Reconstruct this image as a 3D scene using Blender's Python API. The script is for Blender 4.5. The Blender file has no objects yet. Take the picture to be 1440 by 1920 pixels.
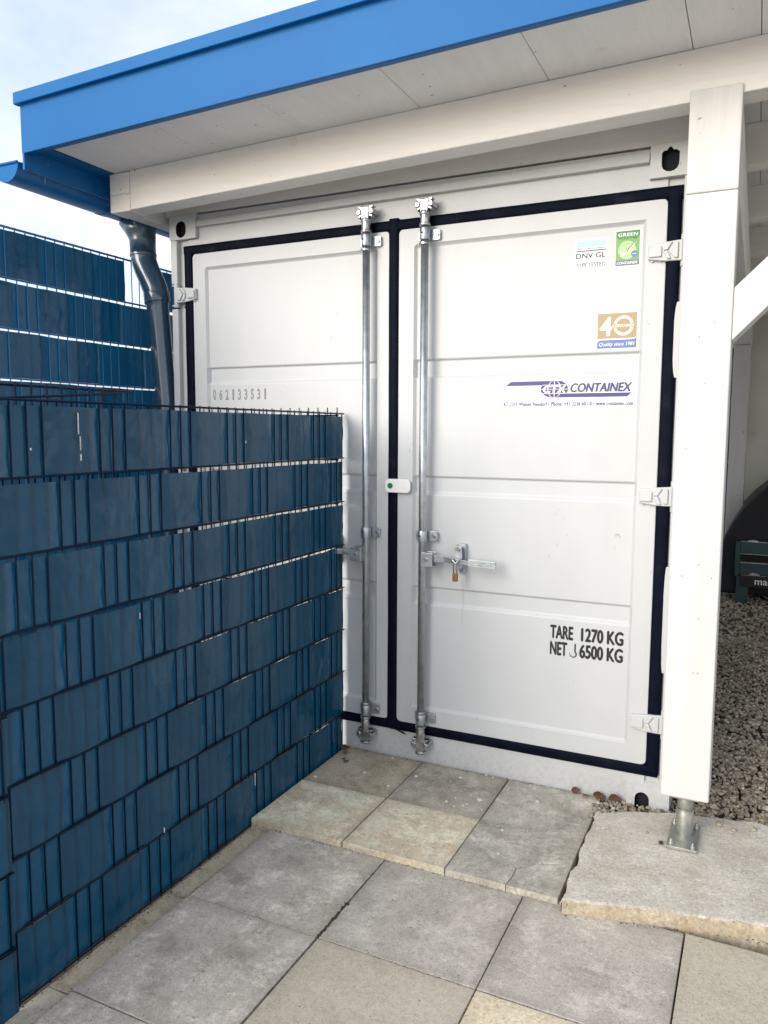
import bpy, bmesh, math, random
from math import pi, sin, cos, radians
from mathutils import Vector, Matrix, noise

random.seed(7)
S = bpy.context.scene
COL = S.collection

# ------------------------------------------------------------------ camera, sky, sun, exposure
cam_d = bpy.data.cameras.new("camera")
cam = bpy.data.objects.new("camera", cam_d)
COL.objects.link(cam)
cam.location = (2.6844, -3.1313, 1.5378)
cam.rotation_euler = (1.4668, -0.0038, 0.4464)
cam_d.sensor_fit = 'VERTICAL'
cam_d.sensor_height = 36.0
cam_d.sensor_width = 27.0
cam_d.lens = 1457.6 / 1920 * 36
cam_d.clip_start = 0.05
cam_d.clip_end = 500
S.camera = cam

SUN_EL, SUN_AZ = radians(21), radians(203)      # azimuth clockwise from +y
world = bpy.data.worlds.new("World")
S.world = world
world.use_nodes = True
nt = world.node_tree
nt.nodes.clear()
wo = nt.nodes.new("ShaderNodeOutputWorld")
bg = nt.nodes.new("ShaderNodeBackground")
bg.inputs["Strength"].default_value = 0.13
sky = nt.nodes.new("ShaderNodeTexSky")
sky.sky_type = 'NISHITA'
sky.sun_disc = False
sky.sun_elevation = SUN_EL
sky.sun_rotation = SUN_AZ
sky.air_density = 1.0
sky.dust_density = 2.0
tc = nt.nodes.new("ShaderNodeTexCoord")
mp = nt.nodes.new("ShaderNodeMapping")
mp.inputs["Scale"].default_value = (1.0, 1.0, 2.2)
cn = nt.nodes.new("ShaderNodeTexNoise")
cn.inputs["Scale"].default_value = 2.3
cn.inputs["Detail"].default_value = 7
cn.inputs["Roughness"].default_value = 0.55
cr = nt.nodes.new("ShaderNodeValToRGB")
cr.color_ramp.elements[0].position = 0.30
cr.color_ramp.elements[0].color = (0.40, 0.40, 0.40, 1)
cr.color_ramp.elements[1].position = 0.62
cr.color_ramp.elements[1].color = (1, 1, 1, 1)
mixs = nt.nodes.new("ShaderNodeMixRGB")
cc = nt.nodes.new("ShaderNodeValToRGB")
cc.color_ramp.elements[0].position = 0.42
cc.color_ramp.elements[0].color = (0.50, 0.57, 0.72, 1)
cc.color_ramp.elements[1].position = 0.66
cc.color_ramp.elements[1].color = (1.0, 0.99, 0.975, 1)
cb = nt.nodes.new("ShaderNodeVectorMath")
cb.operation = 'SCALE'
cb.inputs["Scale"].default_value = 4.3
cn2 = nt.nodes.new("ShaderNodeTexNoise")
cn2.inputs["Scale"].default_value = 1.7
cn2.inputs["Detail"].default_value = 6
cn2.inputs["Distortion"].default_value = 0.4
nt.links.new(mp.outputs["Vector"], cn2.inputs["Vector"])
nt.links.new(cn2.outputs["Fac"], cc.inputs["Fac"])
nt.links.new(cc.outputs["Color"], cb.inputs[0])
nt.links.new(cb.outputs["Vector"], mixs.inputs["Color2"])
nt.links.new(tc.outputs["Generated"], mp.inputs["Vector"])
nt.links.new(mp.outputs["Vector"], cn.inputs["Vector"])
nt.links.new(cn.outputs["Fac"], cr.inputs["Fac"])
nt.links.new(cr.outputs["Color"], mixs.inputs["Fac"])
nt.links.new(sky.outputs["Color"], mixs.inputs["Color1"])
nt.links.new(mixs.outputs["Color"], bg.inputs["Color"])
nt.links.new(bg.outputs["Background"], wo.inputs["Surface"])

sun_d = bpy.data.lights.new("sun", 'SUN')
sun_d.energy = 1.05
sun_d.angle = radians(40)
sun_d.color = (1.0, 0.97, 0.93)
sun = bpy.data.objects.new("sun", sun_d)
COL.objects.link(sun)
sdir = Vector((sin(SUN_AZ) * cos(SUN_EL), cos(SUN_AZ) * cos(SUN_EL), sin(SUN_EL)))
sun.rotation_euler = sdir.to_track_quat('Z', 'Y').to_euler()
sun.location = (0, -6, 8)

vs = S.view_settings
vs.view_transform = 'Standard'
vs.look = 'None'
vs.exposure = 1.4
vs.gamma = 1.0
vs.use_curve_mapping = False


# ------------------------------------------------------------------ materials
MATS = {}


def L(nt_, a, b):
    nt_.links.new(a, b)


def base_mat(name, col, rough=0.5, metal=0.0, spec=0.5):
    m = bpy.data.materials.new(name)
    m.use_nodes = True
    b = m.node_tree.nodes["Principled BSDF"]
    b.inputs["Base Color"].default_value = (*col, 1)
    b.inputs["Roughness"].default_value = rough
    b.inputs["Metallic"].default_value = metal
    b.inputs["Specular IOR Level"].default_value = spec
    MATS[name] = m
    return m


def nz(m, scale, detail=4, rough=0.6, stretch=(1, 1, 1), coord="Object", dist=0.0):
    t = m.node_tree
    c = t.nodes.new("ShaderNodeTexCoord")
    q = t.nodes.new("ShaderNodeMapping")
    q.inputs["Scale"].default_value = stretch
    n = t.nodes.new("ShaderNodeTexNoise")
    n.inputs["Scale"].default_value = scale
    n.inputs["Detail"].default_value = detail
    n.inputs["Roughness"].default_value = rough
    n.inputs["Distortion"].default_value = dist
    L(t, c.outputs[coord], q.inputs["Vector"])
    L(t, q.outputs["Vector"], n.inputs["Vector"])
    return n


def ramp(m, src, stops):
    t = m.node_tree
    r = t.nodes.new("ShaderNodeValToRGB")
    e = r.color_ramp.elements
    while len(e) < len(stops):
        e.new(0.5)
    for el, (p, c) in zip(e, stops):
        el.position = p
        el.color = (*c, 1) if len(c) == 3 else c
    L(t, src, r.inputs["Fac"])
    return r.outputs["Color"]


def mix(m, a, b, fac, mode='MIX'):
    t = m.node_tree
    x = t.nodes.new("ShaderNodeMixRGB")
    x.blend_type = mode
    for s, v in (("Color1", a), ("Color2", b), ("Fac", fac)):
        if isinstance(v, (int, float)):
            x.inputs[s].default_value = v if s == "Fac" else (v, v, v, 1)
        elif isinstance(v, tuple):
            x.inputs[s].default_value = (*v, 1)
        else:
            L(t, v, x.inputs[s])
    return x.outputs["Color"]


def setc(m, sock):
    L(m.node_tree, sock, m.node_tree.nodes["Principled BSDF"].inputs["Base Color"])


def setr(m, sock):
    L(m.node_tree, sock, m.node_tree.nodes["Principled BSDF"].inputs["Roughness"])


def bump(m, src, strength=0.2, dist=0.01):
    t = m.node_tree
    b = t.nodes.new("ShaderNodeBump")
    b.inputs["Strength"].default_value = strength
    b.inputs["Distance"].default_value = dist
    L(t, src, b.inputs["Height"])
    old = t.nodes["Principled BSDF"].inputs["Normal"]
    if old.is_linked:
        L(t, old.links[0].from_socket, b.inputs["Normal"])
    L(t, b.outputs["Normal"], old)


G3 = lambda v: (v, v, v)

# container paint: white, faint orange-peel, a few vertical run marks
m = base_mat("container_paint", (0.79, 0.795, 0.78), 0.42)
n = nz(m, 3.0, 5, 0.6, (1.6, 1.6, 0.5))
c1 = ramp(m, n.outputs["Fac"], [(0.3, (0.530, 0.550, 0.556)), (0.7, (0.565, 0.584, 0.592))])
n2 = nz(m, 60.0, 2, 0.7)
sp = ramp(m, n2.outputs["Fac"], [(0.20, (0.55, 0.5, 0.44)), (0.235, (1, 1, 1))])
c1 = mix(m, c1, sp, 1.0, 'MULTIPLY')
tt = m.node_tree
tco = tt.nodes.new("ShaderNodeTexCoord")
sxz = tt.nodes.new("ShaderNodeSeparateXYZ")
L(tt, tco.outputs["Object"], sxz.inputs["Vector"])


def rng(sock, a, b, c_, d_):
    """trapezoid mask: 0 at a, 1 from b to c_, 0 at d_."""
    u1 = tt.nodes.new("ShaderNodeMapRange"); u1.inputs[1].default_value = a; u1.inputs[2].default_value = b
    u2 = tt.nodes.new("ShaderNodeMapRange"); u2.inputs[1].default_value = d_; u2.inputs[2].default_value = c_
    mu = tt.nodes.new("ShaderNodeMath"); mu.operation = 'MULTIPLY'
    L(tt, sock, u1.inputs[0]); L(tt, sock, u2.inputs[0])
    L(tt, u1.outputs[0], mu.inputs[0]); L(tt, u2.outputs[0], mu.inputs[1])
    return mu.outputs[0]


def mul(a, b):
    mu = tt.nodes.new("ShaderNodeMath"); mu.operation = 'MULTIPLY'
    for k_, v_ in ((0, a), (1, b)):
        if isinstance(v_, float):
            mu.inputs[k_].default_value = v_
        else:
            L(tt, v_, mu.inputs[k_])
    return mu.outputs[0]


run = mul(rng(sxz.outputs["X"], 1.5505, 1.5555, 1.5580, 1.5640), rng(sxz.outputs["Z"], .62, .80, .88, .90))
c1 = mix(m, c1, (0.42, 0.36, 0.27), mul(run, 0.45))
# rain-run streaks and splash dirt low on the sill
stk = ramp(m, nz(m, 22, 5, 0.7, (1.0, 1.0, 0.05)).outputs["Fac"], [(0.52, G3(0)), (0.72, G3(1))])
low = rng(sxz.outputs["Z"], -.2, .0, .07, .22)
spl = ramp(m, nz(m, 45, 6, 0.75).outputs["Fac"], [(0.42, G3(0)), (0.66, G3(1))])
c1 = mix(m, c1, (0.36, 0.30, 0.22), mul(mul(low, spl), 0.38))
c1 = mix(m, c1, (0.50, 0.47, 0.41), mul(stk, 0.07))
scf = ramp(m, nz(m, 30, 1, 0.4, (1, 1, 0.35), dist=2.0).outputs["Fac"], [(0.190, (0.62, 0.58, 0.54)), (0.203, (1, 1, 1))])
c1 = mix(m, c1, scf, 0.8, 'MULTIPLY')
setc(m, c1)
n3 = nz(m, 260, 2)
bump(m, n3.outputs["Fac"], 0.05, 0.002)
n4 = nz(m, 2.4, 2)
bump(m, n4.outputs["Fac"], 0.10, 0.02)

# painted timber
def timber(name, colA, colB, stretch, knot=True):
    m = base_mat(name, colA, 0.55)
    n = nz(m, 5.0, 6, 0.65, stretch, dist=0.4)
    c = ramp(m, n.outputs["Fac"], [(0.32, colB), (0.66, colA)])
    t = m.node_tree
    tcn = t.nodes.new("ShaderNodeTexCoord")
    v = t.nodes.new("ShaderNodeTexVoronoi")
    v.inputs["Scale"].default_value = 3.6
    nn = nz(m, 14, 3)
    vec = mix(m, tcn.outputs["Object"], nn.outputs["Color"], 0.018)
    L(t, vec, v.inputs["Vector"])
    if knot:
        k = ramp(m, v.outputs["Distance"], [(0.012, (0.74, 0.69, 0.62)), (0.028, (0.90, 0.87, 0.83)), (0.036, (0.98, 0.97, 0.96)), (0.06, (0.93, 0.91, 0.885)), (0.075, (1, 1, 1))])
        c = mix(m, c, k, 1.0, 'MULTIPLY')
    ns = nz(m, 42, 1, 0.5)
    s_ = ramp(m, ns.outputs["Fac"], [(0.205, (0.45, 0.40, 0.36)), (0.225, (1, 1, 1))])
    c = mix(m, c, s_, 1.0, 'MULTIPLY')
    setc(m, c)
    g = nz(m, 26.0, 5, 0.6, stretch, dist=0.6)
    bump(m, g.outputs["Fac"], 0.18, 0.004)
    fg = ramp(m, nz(m, 40.0, 5, 0.7, stretch, dist=0.3).outputs["Fac"], [(0.34, G3(0.955)), (0.52, G3(1.0)), (0.7, G3(1.02))])
    setc(m, mix(m, c, fg, 0.8, 'MULTIPLY'))
    return m


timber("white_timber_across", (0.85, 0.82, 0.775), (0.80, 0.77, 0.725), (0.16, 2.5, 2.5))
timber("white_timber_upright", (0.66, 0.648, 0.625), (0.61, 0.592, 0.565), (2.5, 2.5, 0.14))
timber("white_timber_deep", (0.80, 0.79, 0.765), (0.755, 0.74, 0.715), (2.5, 0.16, 2.5))
timber("white_board", (0.82, 0.81, 0.805), (0.765, 0.755, 0.75), (1.8, 0.22, 2.5))

# blue coated sheet metal of the roof edge
m = base_mat("blue_sheet", (0.02, 0.16, 0.50), 0.42, 0.0, 0.16)
n = nz(m, 1.2, 3, 0.5, (1, 1, 0.6))
setc(m, ramp(m, n.outputs["Fac"], [(0.3, (0.003, 0.112, 0.335)), (0.7, (0.006, 0.138, 0.385))]))
bump(m, nz(m, 3.0, 2, 0.5, (0.6, 1, 1)).outputs["Fac"], 0.12, 0.02)
m = base_mat("blue_gutter", (0.022, 0.12, 0.36), 0.33, 0, 0.35)
n = nz(m, 9, 4)
setc(m, ramp(m, n.outputs["Fac"], [(0.3, (0.003, 0.112, 0.335)), (0.7, (0.006, 0.138, 0.385))]))
m = base_mat("pipe_metal", (0.03, 0.10, 0.21), 0.17, 0.0, 0.9)
n = nz(m, 7, 4, 0.6, (1, 1, 0.3))
setc(m, ramp(m, n.outputs["Fac"], [(0.3, (0.024, 0.060, 0.105)), (0.7, (0.032, 0.074, 0.122))]))

# fence
m = base_mat("privacy_strip", (0.010, 0.060, 0.125), 0.28, 0.0, 0.5)
n = nz(m, 2.2, 5, 0.6)
c1 = ramp(m, n.outputs["Fac"], [(0.3, (0.0008, 0.027, 0.052)), (0.7, (0.0025, 0.040, 0.072))])
n2 = nz(m, 120, 3, 0.6)
c2 = ramp(m, n2.outputs["Fac"], [(0.25, (0.55, 0.58, 0.6)), (0.45, (1, 1, 1)), (0.74, (1, 1, 1)), (0.80, (1.6, 1.5, 1.4))])
n4 = nz(m, 9.0, 5, 0.7, (1, 1, 1), dist=1.0)
dust = ramp(m, n4.outputs["Fac"], [(0.54, (0, 0, 0)), (0.76, (0.05, 0.05, 0.05))])
setc(m, mix(m, mix(m, c1, c2, 0.3, 'MULTIPLY'), (0.10, 0.16, 0.19), dust))
setr(m, ramp(m, nz(m, 6, 4).outputs["Fac"], [(0.3, G3(0.16)), (0.7, G3(0.27))]))
bump(m, nz(m, 400, 2, 0.6, (1, 1, 1)).outputs["Fac"], 0.03, 0.002)
bump(m, nz(m, 24, 2, 0.5, (1, 1.0, 1.0)).outputs["Fac"], 0.25, 0.006)
bump(m, nz(m, 9, 2, 0.45, (1, 1.2, 1.0), dist=0.5).outputs["Fac"], 0.5, 0.014)
# thin PVC: a little daylight passes through the strip
t = m.node_tree
tl = t.nodes.new("ShaderNodeBsdfTranslucent")
tl.inputs["Color"].default_value = (0.01, 0.20, 0.46, 1)
ms = t.nodes.new("ShaderNodeMixShader")
ms.inputs["Fac"].default_value = 0.13
L(t, t.nodes["Principled BSDF"].outputs["BSDF"], ms.inputs[1])
L(t, tl.outputs["BSDF"], ms.inputs[2])
L(t, ms.outputs["Shader"], t.nodes["Material Output"].inputs["Surface"])
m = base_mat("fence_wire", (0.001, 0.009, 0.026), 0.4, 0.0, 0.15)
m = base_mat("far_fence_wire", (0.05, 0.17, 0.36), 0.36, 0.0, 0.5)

m = base_mat("rubber_seal", (0.003, 0.005, 0.014), 0.6, 0, 0.06)
n = nz(m, 9, 4, 0.6)
setc(m, ramp(m, n.outputs["Fac"], [(0.3, (0.0016, 0.003, 0.010)), (0.6, (0.004, 0.006, 0.015)), (0.8, (0.020, 0.022, 0.028))]))

m = base_mat("zinc", (0.62, 0.65, 0.68), 0.30, 0.9)
n = nz(m, 22, 5, 0.7)
setc(m, ramp(m, n.outputs["Fac"], [(0.3, (0.36, 0.41, 0.45)), (0.7, (0.60, 0.63, 0.66))]))
setr(m, ramp(m, nz(m, 15, 4).outputs["Fac"], [(0.3, G3(0.30)), (0.7, G3(0.46))]))
m = base_mat("bright_steel", (0.60, 0.61, 0.62), 0.30, 0.95)
n = nz(m, 35, 4, 0.7)
setc(m, ramp(m, n.outputs["Fac"], [(0.3, (0.30, 0.31, 0.32)), (0.7, (0.62, 0.63, 0.64))]))
bump(m, nz(m, 55, 3).outputs["Fac"], 0.25, 0.003)
m = base_mat("galvanised", (0.42, 0.43, 0.40), 0.45, 0.8)
n = nz(m, 30, 5, 0.7)
setc(m, ramp(m, n.outputs["Fac"], [(0.3, (0.30, 0.32, 0.30)), (0.7, (0.55, 0.55, 0.50))]))
base_mat("dark_bolt", (0.10, 0.105, 0.12), 0.45, 0.7)
base_mat("brass", (0.24, 0.15, 0.055), 0.5, 0.7)
base_mat("black_hole", (0.006, 0.007, 0.012), 0.8)
base_mat("dull_white_plastic", (0.80, 0.80, 0.78), 0.5)
base_mat("seal_green", (0.005, 0.16, 0.045), 0.4)

# stickers
base_mat("sticker_white", (0.84, 0.835, 0.80), 0.38)
base_mat("sticker_cream", (0.86, 0.83, 0.77), 0.38)
base_mat("print_navy", (0.028, 0.036, 0.19), 0.4)
base_mat("print_blue", (0.09, 0.16, 0.42), 0.4)
base_mat("print_slate", (0.10, 0.12, 0.25), 0.4)
base_mat("print_sky", (0.40, 0.62, 0.74), 0.4)
base_mat("print_green", (0.008, 0.20, 0.05), 0.4)
base_mat("print_lime", (0.13, 0.36, 0.08), 0.4)
base_mat("print_pale_lime", (0.42, 0.62, 0.30), 0.4)
base_mat("print_gold", (0.36, 0.255, 0.135), 0.35)
base_mat("print_black", (0.012, 0.012, 0.018), 0.5)
base_mat("print_grey", (0.06, 0.06, 0.07), 0.5)
base_mat("print_white", (0.86, 0.86, 0.84), 0.4)

# paving
def slab_mat(name, dark, mid, pale, blot=0.5, grain=240, bp=0.35, swirl=False, edge=0.0):
    """cast concrete: sandy grain, small mottling, pale bloom, dirt gathered along the edges."""
    m = base_mat(name, mid, 0.88, 0, 0.2)
    t = m.node_tree
    oi = t.nodes.new("ShaderNodeObjectInfo")
    tcn = t.nodes.new("ShaderNodeTexCoord")
    ma = t.nodes.new("ShaderNodeVectorMath")
    ma.operation = 'MULTIPLY_ADD'
    ma.inputs[1].default_value = (1, 1, 1)
    sc = t.nodes.new("ShaderNodeVectorMath")
    sc.operation = 'SCALE'
    sc.inputs[0].default_value = (37.0, 91.0, 13.0)
    L(t, oi.outputs["Random"], sc.inputs["Scale"])
    L(t, tcn.outputs["Object"], ma.inputs[0])
    L(t, sc.outputs["Vector"], ma.inputs[2])

    def nn(scale, det=5, r=0.6, d=0.0):
        q = t.nodes.new("ShaderNodeTexNoise")
        q.inputs["Scale"].default_value = scale
        q.inputs["Detail"].default_value = det
        q.inputs["Roughness"].default_value = r
        q.inputs["Distortion"].default_value = d
        L(t, ma.outputs["Vector"], q.inputs["Vector"])
        return q.outputs["Fac"]
    c = ramp(m, nn(5.5, 10, 0.74), [(0.33, dark), (0.47, mid), (0.66, pale)])
    w = ramp(m, nn(8.0, 10, 0.78), [(0.50, G3(0)), (0.62, G3(blot))])
    c = mix(m, c, tuple(min(1, x * 1.28 + 0.02) for x in pale), w)
    if swirl:      # tide marks left by standing water
        q_ = ramp(m, nn(3.0, 7, 0.66, 0.5), [(0.42, G3(1.0)), (0.462, G3(0.82)), (0.476, G3(1.13)), (0.54, G3(1.0)), (0.60, G3(0.88)), (0.615, G3(1.08))])
        c = mix(m, c, q_, 0.7, 'MULTIPLY')
    g = ramp(m, nn(grain, 3, 0.7), [(0.28, G3(0.42)), (0.43, G3(0.90)), (0.60, G3(1.02)), (0.72, G3(1.40))])
    c = mix(m, c, g, 0.8, 'MULTIPLY')
    f = ramp(m, nn(70, 6, 0.8), [(0.32, G3(0.70)), (0.50, G3(1.0)), (0.68, G3(1.18))])
    c = mix(m, c, f, 0.8, 'MULTIPLY')
    pt = ramp(m, nn(95, 2, 0.5), [(0.27, G3(0.35)), (0.31, G3(1.0))])
    c = mix(m, c, pt, 0.8, 'MULTIPLY')
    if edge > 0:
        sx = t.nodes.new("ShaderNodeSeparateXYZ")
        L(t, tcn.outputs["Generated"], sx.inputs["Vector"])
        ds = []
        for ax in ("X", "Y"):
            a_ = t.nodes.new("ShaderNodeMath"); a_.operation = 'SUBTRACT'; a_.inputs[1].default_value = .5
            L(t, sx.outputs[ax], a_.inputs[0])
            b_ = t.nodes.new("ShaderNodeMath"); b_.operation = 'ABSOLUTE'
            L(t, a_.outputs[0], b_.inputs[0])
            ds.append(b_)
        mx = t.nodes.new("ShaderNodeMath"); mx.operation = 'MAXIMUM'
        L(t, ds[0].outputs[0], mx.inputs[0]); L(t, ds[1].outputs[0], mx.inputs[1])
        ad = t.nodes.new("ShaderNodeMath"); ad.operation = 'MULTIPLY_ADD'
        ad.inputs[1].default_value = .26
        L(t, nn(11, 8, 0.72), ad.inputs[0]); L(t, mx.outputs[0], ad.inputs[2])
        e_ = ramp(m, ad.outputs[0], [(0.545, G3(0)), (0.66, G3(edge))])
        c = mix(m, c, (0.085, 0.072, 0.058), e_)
    setc(m, c)
    bump(m, nn(grain, 2), bp, 0.003)
    bump(m, nn(60, 5, 0.7), 0.25, 0.004)
    return m


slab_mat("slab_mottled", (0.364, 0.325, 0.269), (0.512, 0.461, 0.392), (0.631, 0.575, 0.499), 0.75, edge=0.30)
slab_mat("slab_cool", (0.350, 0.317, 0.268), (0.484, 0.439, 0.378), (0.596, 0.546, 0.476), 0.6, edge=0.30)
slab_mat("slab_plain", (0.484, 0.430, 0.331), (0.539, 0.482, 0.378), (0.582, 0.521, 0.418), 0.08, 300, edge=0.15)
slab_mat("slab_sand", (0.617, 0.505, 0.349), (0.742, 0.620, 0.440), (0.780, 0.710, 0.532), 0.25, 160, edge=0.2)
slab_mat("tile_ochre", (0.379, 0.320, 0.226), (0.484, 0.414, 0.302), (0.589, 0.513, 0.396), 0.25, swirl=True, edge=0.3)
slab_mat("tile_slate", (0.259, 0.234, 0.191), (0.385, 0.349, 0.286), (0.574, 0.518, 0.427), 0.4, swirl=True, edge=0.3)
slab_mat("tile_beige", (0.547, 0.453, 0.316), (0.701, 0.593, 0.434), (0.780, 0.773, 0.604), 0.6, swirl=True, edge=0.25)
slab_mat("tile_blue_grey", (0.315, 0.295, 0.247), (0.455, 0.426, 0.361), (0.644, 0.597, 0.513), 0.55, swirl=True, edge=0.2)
slab_mat("concrete", (0.46, 0.41, 0.335), (0.575, 0.53, 0.45), (0.65, 0.61, 0.53), 0.4, 110, bp=0.4)
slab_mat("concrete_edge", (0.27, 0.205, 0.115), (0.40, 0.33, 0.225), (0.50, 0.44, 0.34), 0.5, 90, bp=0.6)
slab_mat("sand_bed", (0.05, 0.042, 0.034), (0.08, 0.068, 0.053), (0.12, 0.10, 0.08), 0.1)
slab_mat("soil", (0.05, 0.042, 0.034), (0.085, 0.07, 0.055), (0.13, 0.11, 0.085), 0.15)
slab_mat("pale_bounce_yard", (0.34, 0.315, 0.275), (0.42, 0.395, 0.35), (0.48, 0.455, 0.41), 0.2)
slab_mat("joint_soil", (0.035, 0.026, 0.018), (0.06, 0.046, 0.032), (0.10, 0.08, 0.055), 0.1)
base_mat("paint_fleck", (0.74, 0.73, 0.70), 0.6)

m = base_mat("gravel_stone", (0.25, 0.22, 0.18), 0.7, 0, 0.3)
t = m.node_tree
ge = t.nodes.new("ShaderNodeNewGeometry")
c = ramp(m, ge.outputs["Random Per Island"],
         [(0.0, (0.12, 0.105, 0.08)), (0.16, (0.28, 0.23, 0.165)), (0.36, (0.42, 0.355, 0.26)), (0.5, (0.21, 0.19, 0.155)),
          (0.66, (0.50, 0.435, 0.335)), (0.8, (0.34, 0.295, 0.23)), (0.9, (0.30, 0.235, 0.175)), (1.0, (0.66, 0.61, 0.52))])
f = ramp(m, nz(m, 110, 3).outputs["Fac"], [(0.3, G3(0.75)), (0.7, G3(1.15))])
setc(m, mix(m, c, f, 0.8, 'MULTIPLY'))

base_mat("leaf_brown", (0.10, 0.045, 0.025), 0.7)
base_mat("leaf_tan", (0.22, 0.125, 0.06), 0.7)
m = base_mat("plaster", (0.56, 0.55, 0.50), 0.85)
n = nz(m, 120, 4, 0.7)
bump(m, n.outputs["Fac"], 0.4, 0.004)
setc(m, ramp(m, nz(m, 3, 5).outputs["Fac"], [(0.3, (0.66, 0.65, 0.58)), (0.7, (0.72, 0.71, 0.64))]))
base_mat("tyre_rubber", (0.012, 0.012, 0.014), 0.75)
base_mat("trailer_steel", (0.045, 0.085, 0.095), 0.40, 0.7)
base_mat("plate_black", (0.008, 0.008, 0.012), 0.4)
base_mat("lamp_red", (0.18, 0.01, 0.012), 0.3)

# ------------------------------------------------------------------ mesh helpers
WM = {}


class MB:
    def __init__(self):
        self.v, self.f, self.mi, self.sm = [], [], [], []

    def add(self, verts, faces, mi=0, smooth=False):
        o = len(self.v)
        self.v += [tuple(p) for p in verts]
        for f in faces:
            self.f.append(tuple(i + o for i in f))
            self.mi.append(mi)
            self.sm.append(smooth)
        return self

    def box(self, x0, x1, y0, y1, z0, z1, mi=0):
        return self.add([(x0, y0, z0), (x1, y0, z0), (x1, y1, z0), (x0, y1, z0),
                         (x0, y0, z1), (x1, y0, z1), (x1, y1, z1), (x0, y1, z1)],
                        [(0, 3, 2, 1), (4, 5, 6, 7), (0, 1, 5, 4), (1, 2, 6, 5), (2, 3, 7, 6), (3, 0, 4, 7)], mi)

    def hexa(self, p, mi=0):
        return self.add(p, [(0, 3, 2, 1), (4, 5, 6, 7), (0, 1, 5, 4), (1, 2, 6, 5), (2, 3, 7, 6), (3, 0, 4, 7)], mi)

    def prism_y(self, poly, y0, y1, mi=0):
        """poly: (x,z) counter-clockwise seen from -y."""
        n = len(poly)
        a = sum(poly[i][0] * poly[(i + 1) % n][1] - poly[(i + 1) % n][0] * poly[i][1] for i in range(n))
        if a < 0:
            poly = poly[::-1]
        vs_ = [(x, y0, z) for x, z in poly] + [(x, y1, z) for x, z in poly]
        fs = [tuple(range(n)), tuple(range(2 * n - 1, n - 1, -1))]
        fs += [(i, i + n, (i + 1) % n + n, (i + 1) % n) for i in range(n)]
        return self.add(vs_, fs, mi)

    def prism_z(self, poly, z0, z1, mi=0):
        n = len(poly)
        a = sum(poly[i][0] * poly[(i + 1) % n][1] - poly[(i + 1) % n][0] * poly[i][1] for i in range(n))
        if a < 0:
            poly = poly[::-1]
        vs_ = [(x, y, z0) for x, y in poly] + [(x, y, z1) for x, y in poly]
        fs = [tuple(range(n - 1, -1, -1)), tuple(range(n, 2 * n))]
        fs += [(i, (i + 1) % n, (i + 1) % n + n, i + n) for i in range(n)]
        return self.add(vs_, fs, mi)

    def tube(self, pts, r, seg=12, mi=0, caps=True, smooth=True):
        pts = [Vector(p) for p in pts]
        n = len(pts)
        rs = r if isinstance(r, (list, tuple)) else [r] * n
        vs_, fs = [], []
        up = None
        for i, p in enumerate(pts):
            d = (pts[min(i + 1, n - 1)] - pts[max(i - 1, 0)]).normalized()
            if up is None:
                a = Vector((0, 0, 1)) if abs(d.z) < 0.9 else Vector((1, 0, 0))
                up = d.cross(a).normalized()
            up = (up - d * up.dot(d)).normalized()
            w = d.cross(up)
            for k in range(seg):
                t_ = 2 * pi * k / seg
                vs_.append(p + (up * cos(t_) + w * sin(t_)) * rs[i])
        for i in range(n - 1):
            for k in range(seg):
                k2 = (k + 1) % seg
                fs.append((i * seg + k, i * seg + k2, (i + 1) * seg + k2, (i + 1) * seg + k))
        self.add(vs_, fs, mi, smooth)
        if caps:
            o = len(self.v) - len(vs_)
            self.f.append(tuple(o + k for k in range(seg - 1, -1, -1)))
            self.mi.append(mi)
            self.sm.append(False)
            self.f.append(tuple(o + (n - 1) * seg + k for k in range(seg)))
            self.mi.append(mi)
            self.sm.append(False)
        return self

    def flat(self, poly, y, mi=0):
        """flat polygon in a plane y = const facing -y; poly (x,z)."""
        n = len(poly)
        a = sum(poly[i][0] * poly[(i + 1) % n][1] - poly[(i + 1) % n][0] * poly[i][1] for i in range(n))
        if a < 0:
            poly = poly[::-1]
        return self.add([(x, y, z) for x, z in poly], [tuple(range(n))], mi)

    def rect(self, x0, x1, z0, z1, y, mi=0, r=0.0):
        if r <= 0:
            return self.flat([(x0, z0), (x1, z0), (x1, z1), (x0, z1)], y, mi)
        return self.flat(rrect(x0, x1, z0, z1, r), y, mi)

    def holed_y(self, outer, inner, y0, y1, mi=0, mi_in=1, back=True):
        """front face at y0 (facing -y) of outer polygon with a hole; tunnel to y1 closed by a dark back."""
        n = len(inner)
        vs_ = [(x, y0, z) for x, z in outer] + [(x, y0, z) for x, z in inner] + [(x, y1, z) for x, z in inner]
        for i in range(n):
            j = (i + 1) % n
            self_f = (i, j, j + n, i + n)
            self.add([], [])
            pass
        o = len(self.v)
        self.v += vs_
        for i in range(n):
            j = (i + 1) % n
            self.f.append((o + i, o + j, o + n + j, o + n + i)); self.mi.append(mi); self.sm.append(False)
            self.f.append((o + n + i, o + n + j, o + 2 * n + j, o + 2 * n + i)); self.mi.append(mi_in); self.sm.append(False)
        if back:
            self.f.append(tuple(o + 2 * n + i for i in range(n))); self.mi.append(mi_in); self.sm.append(False)
        return self

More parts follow.
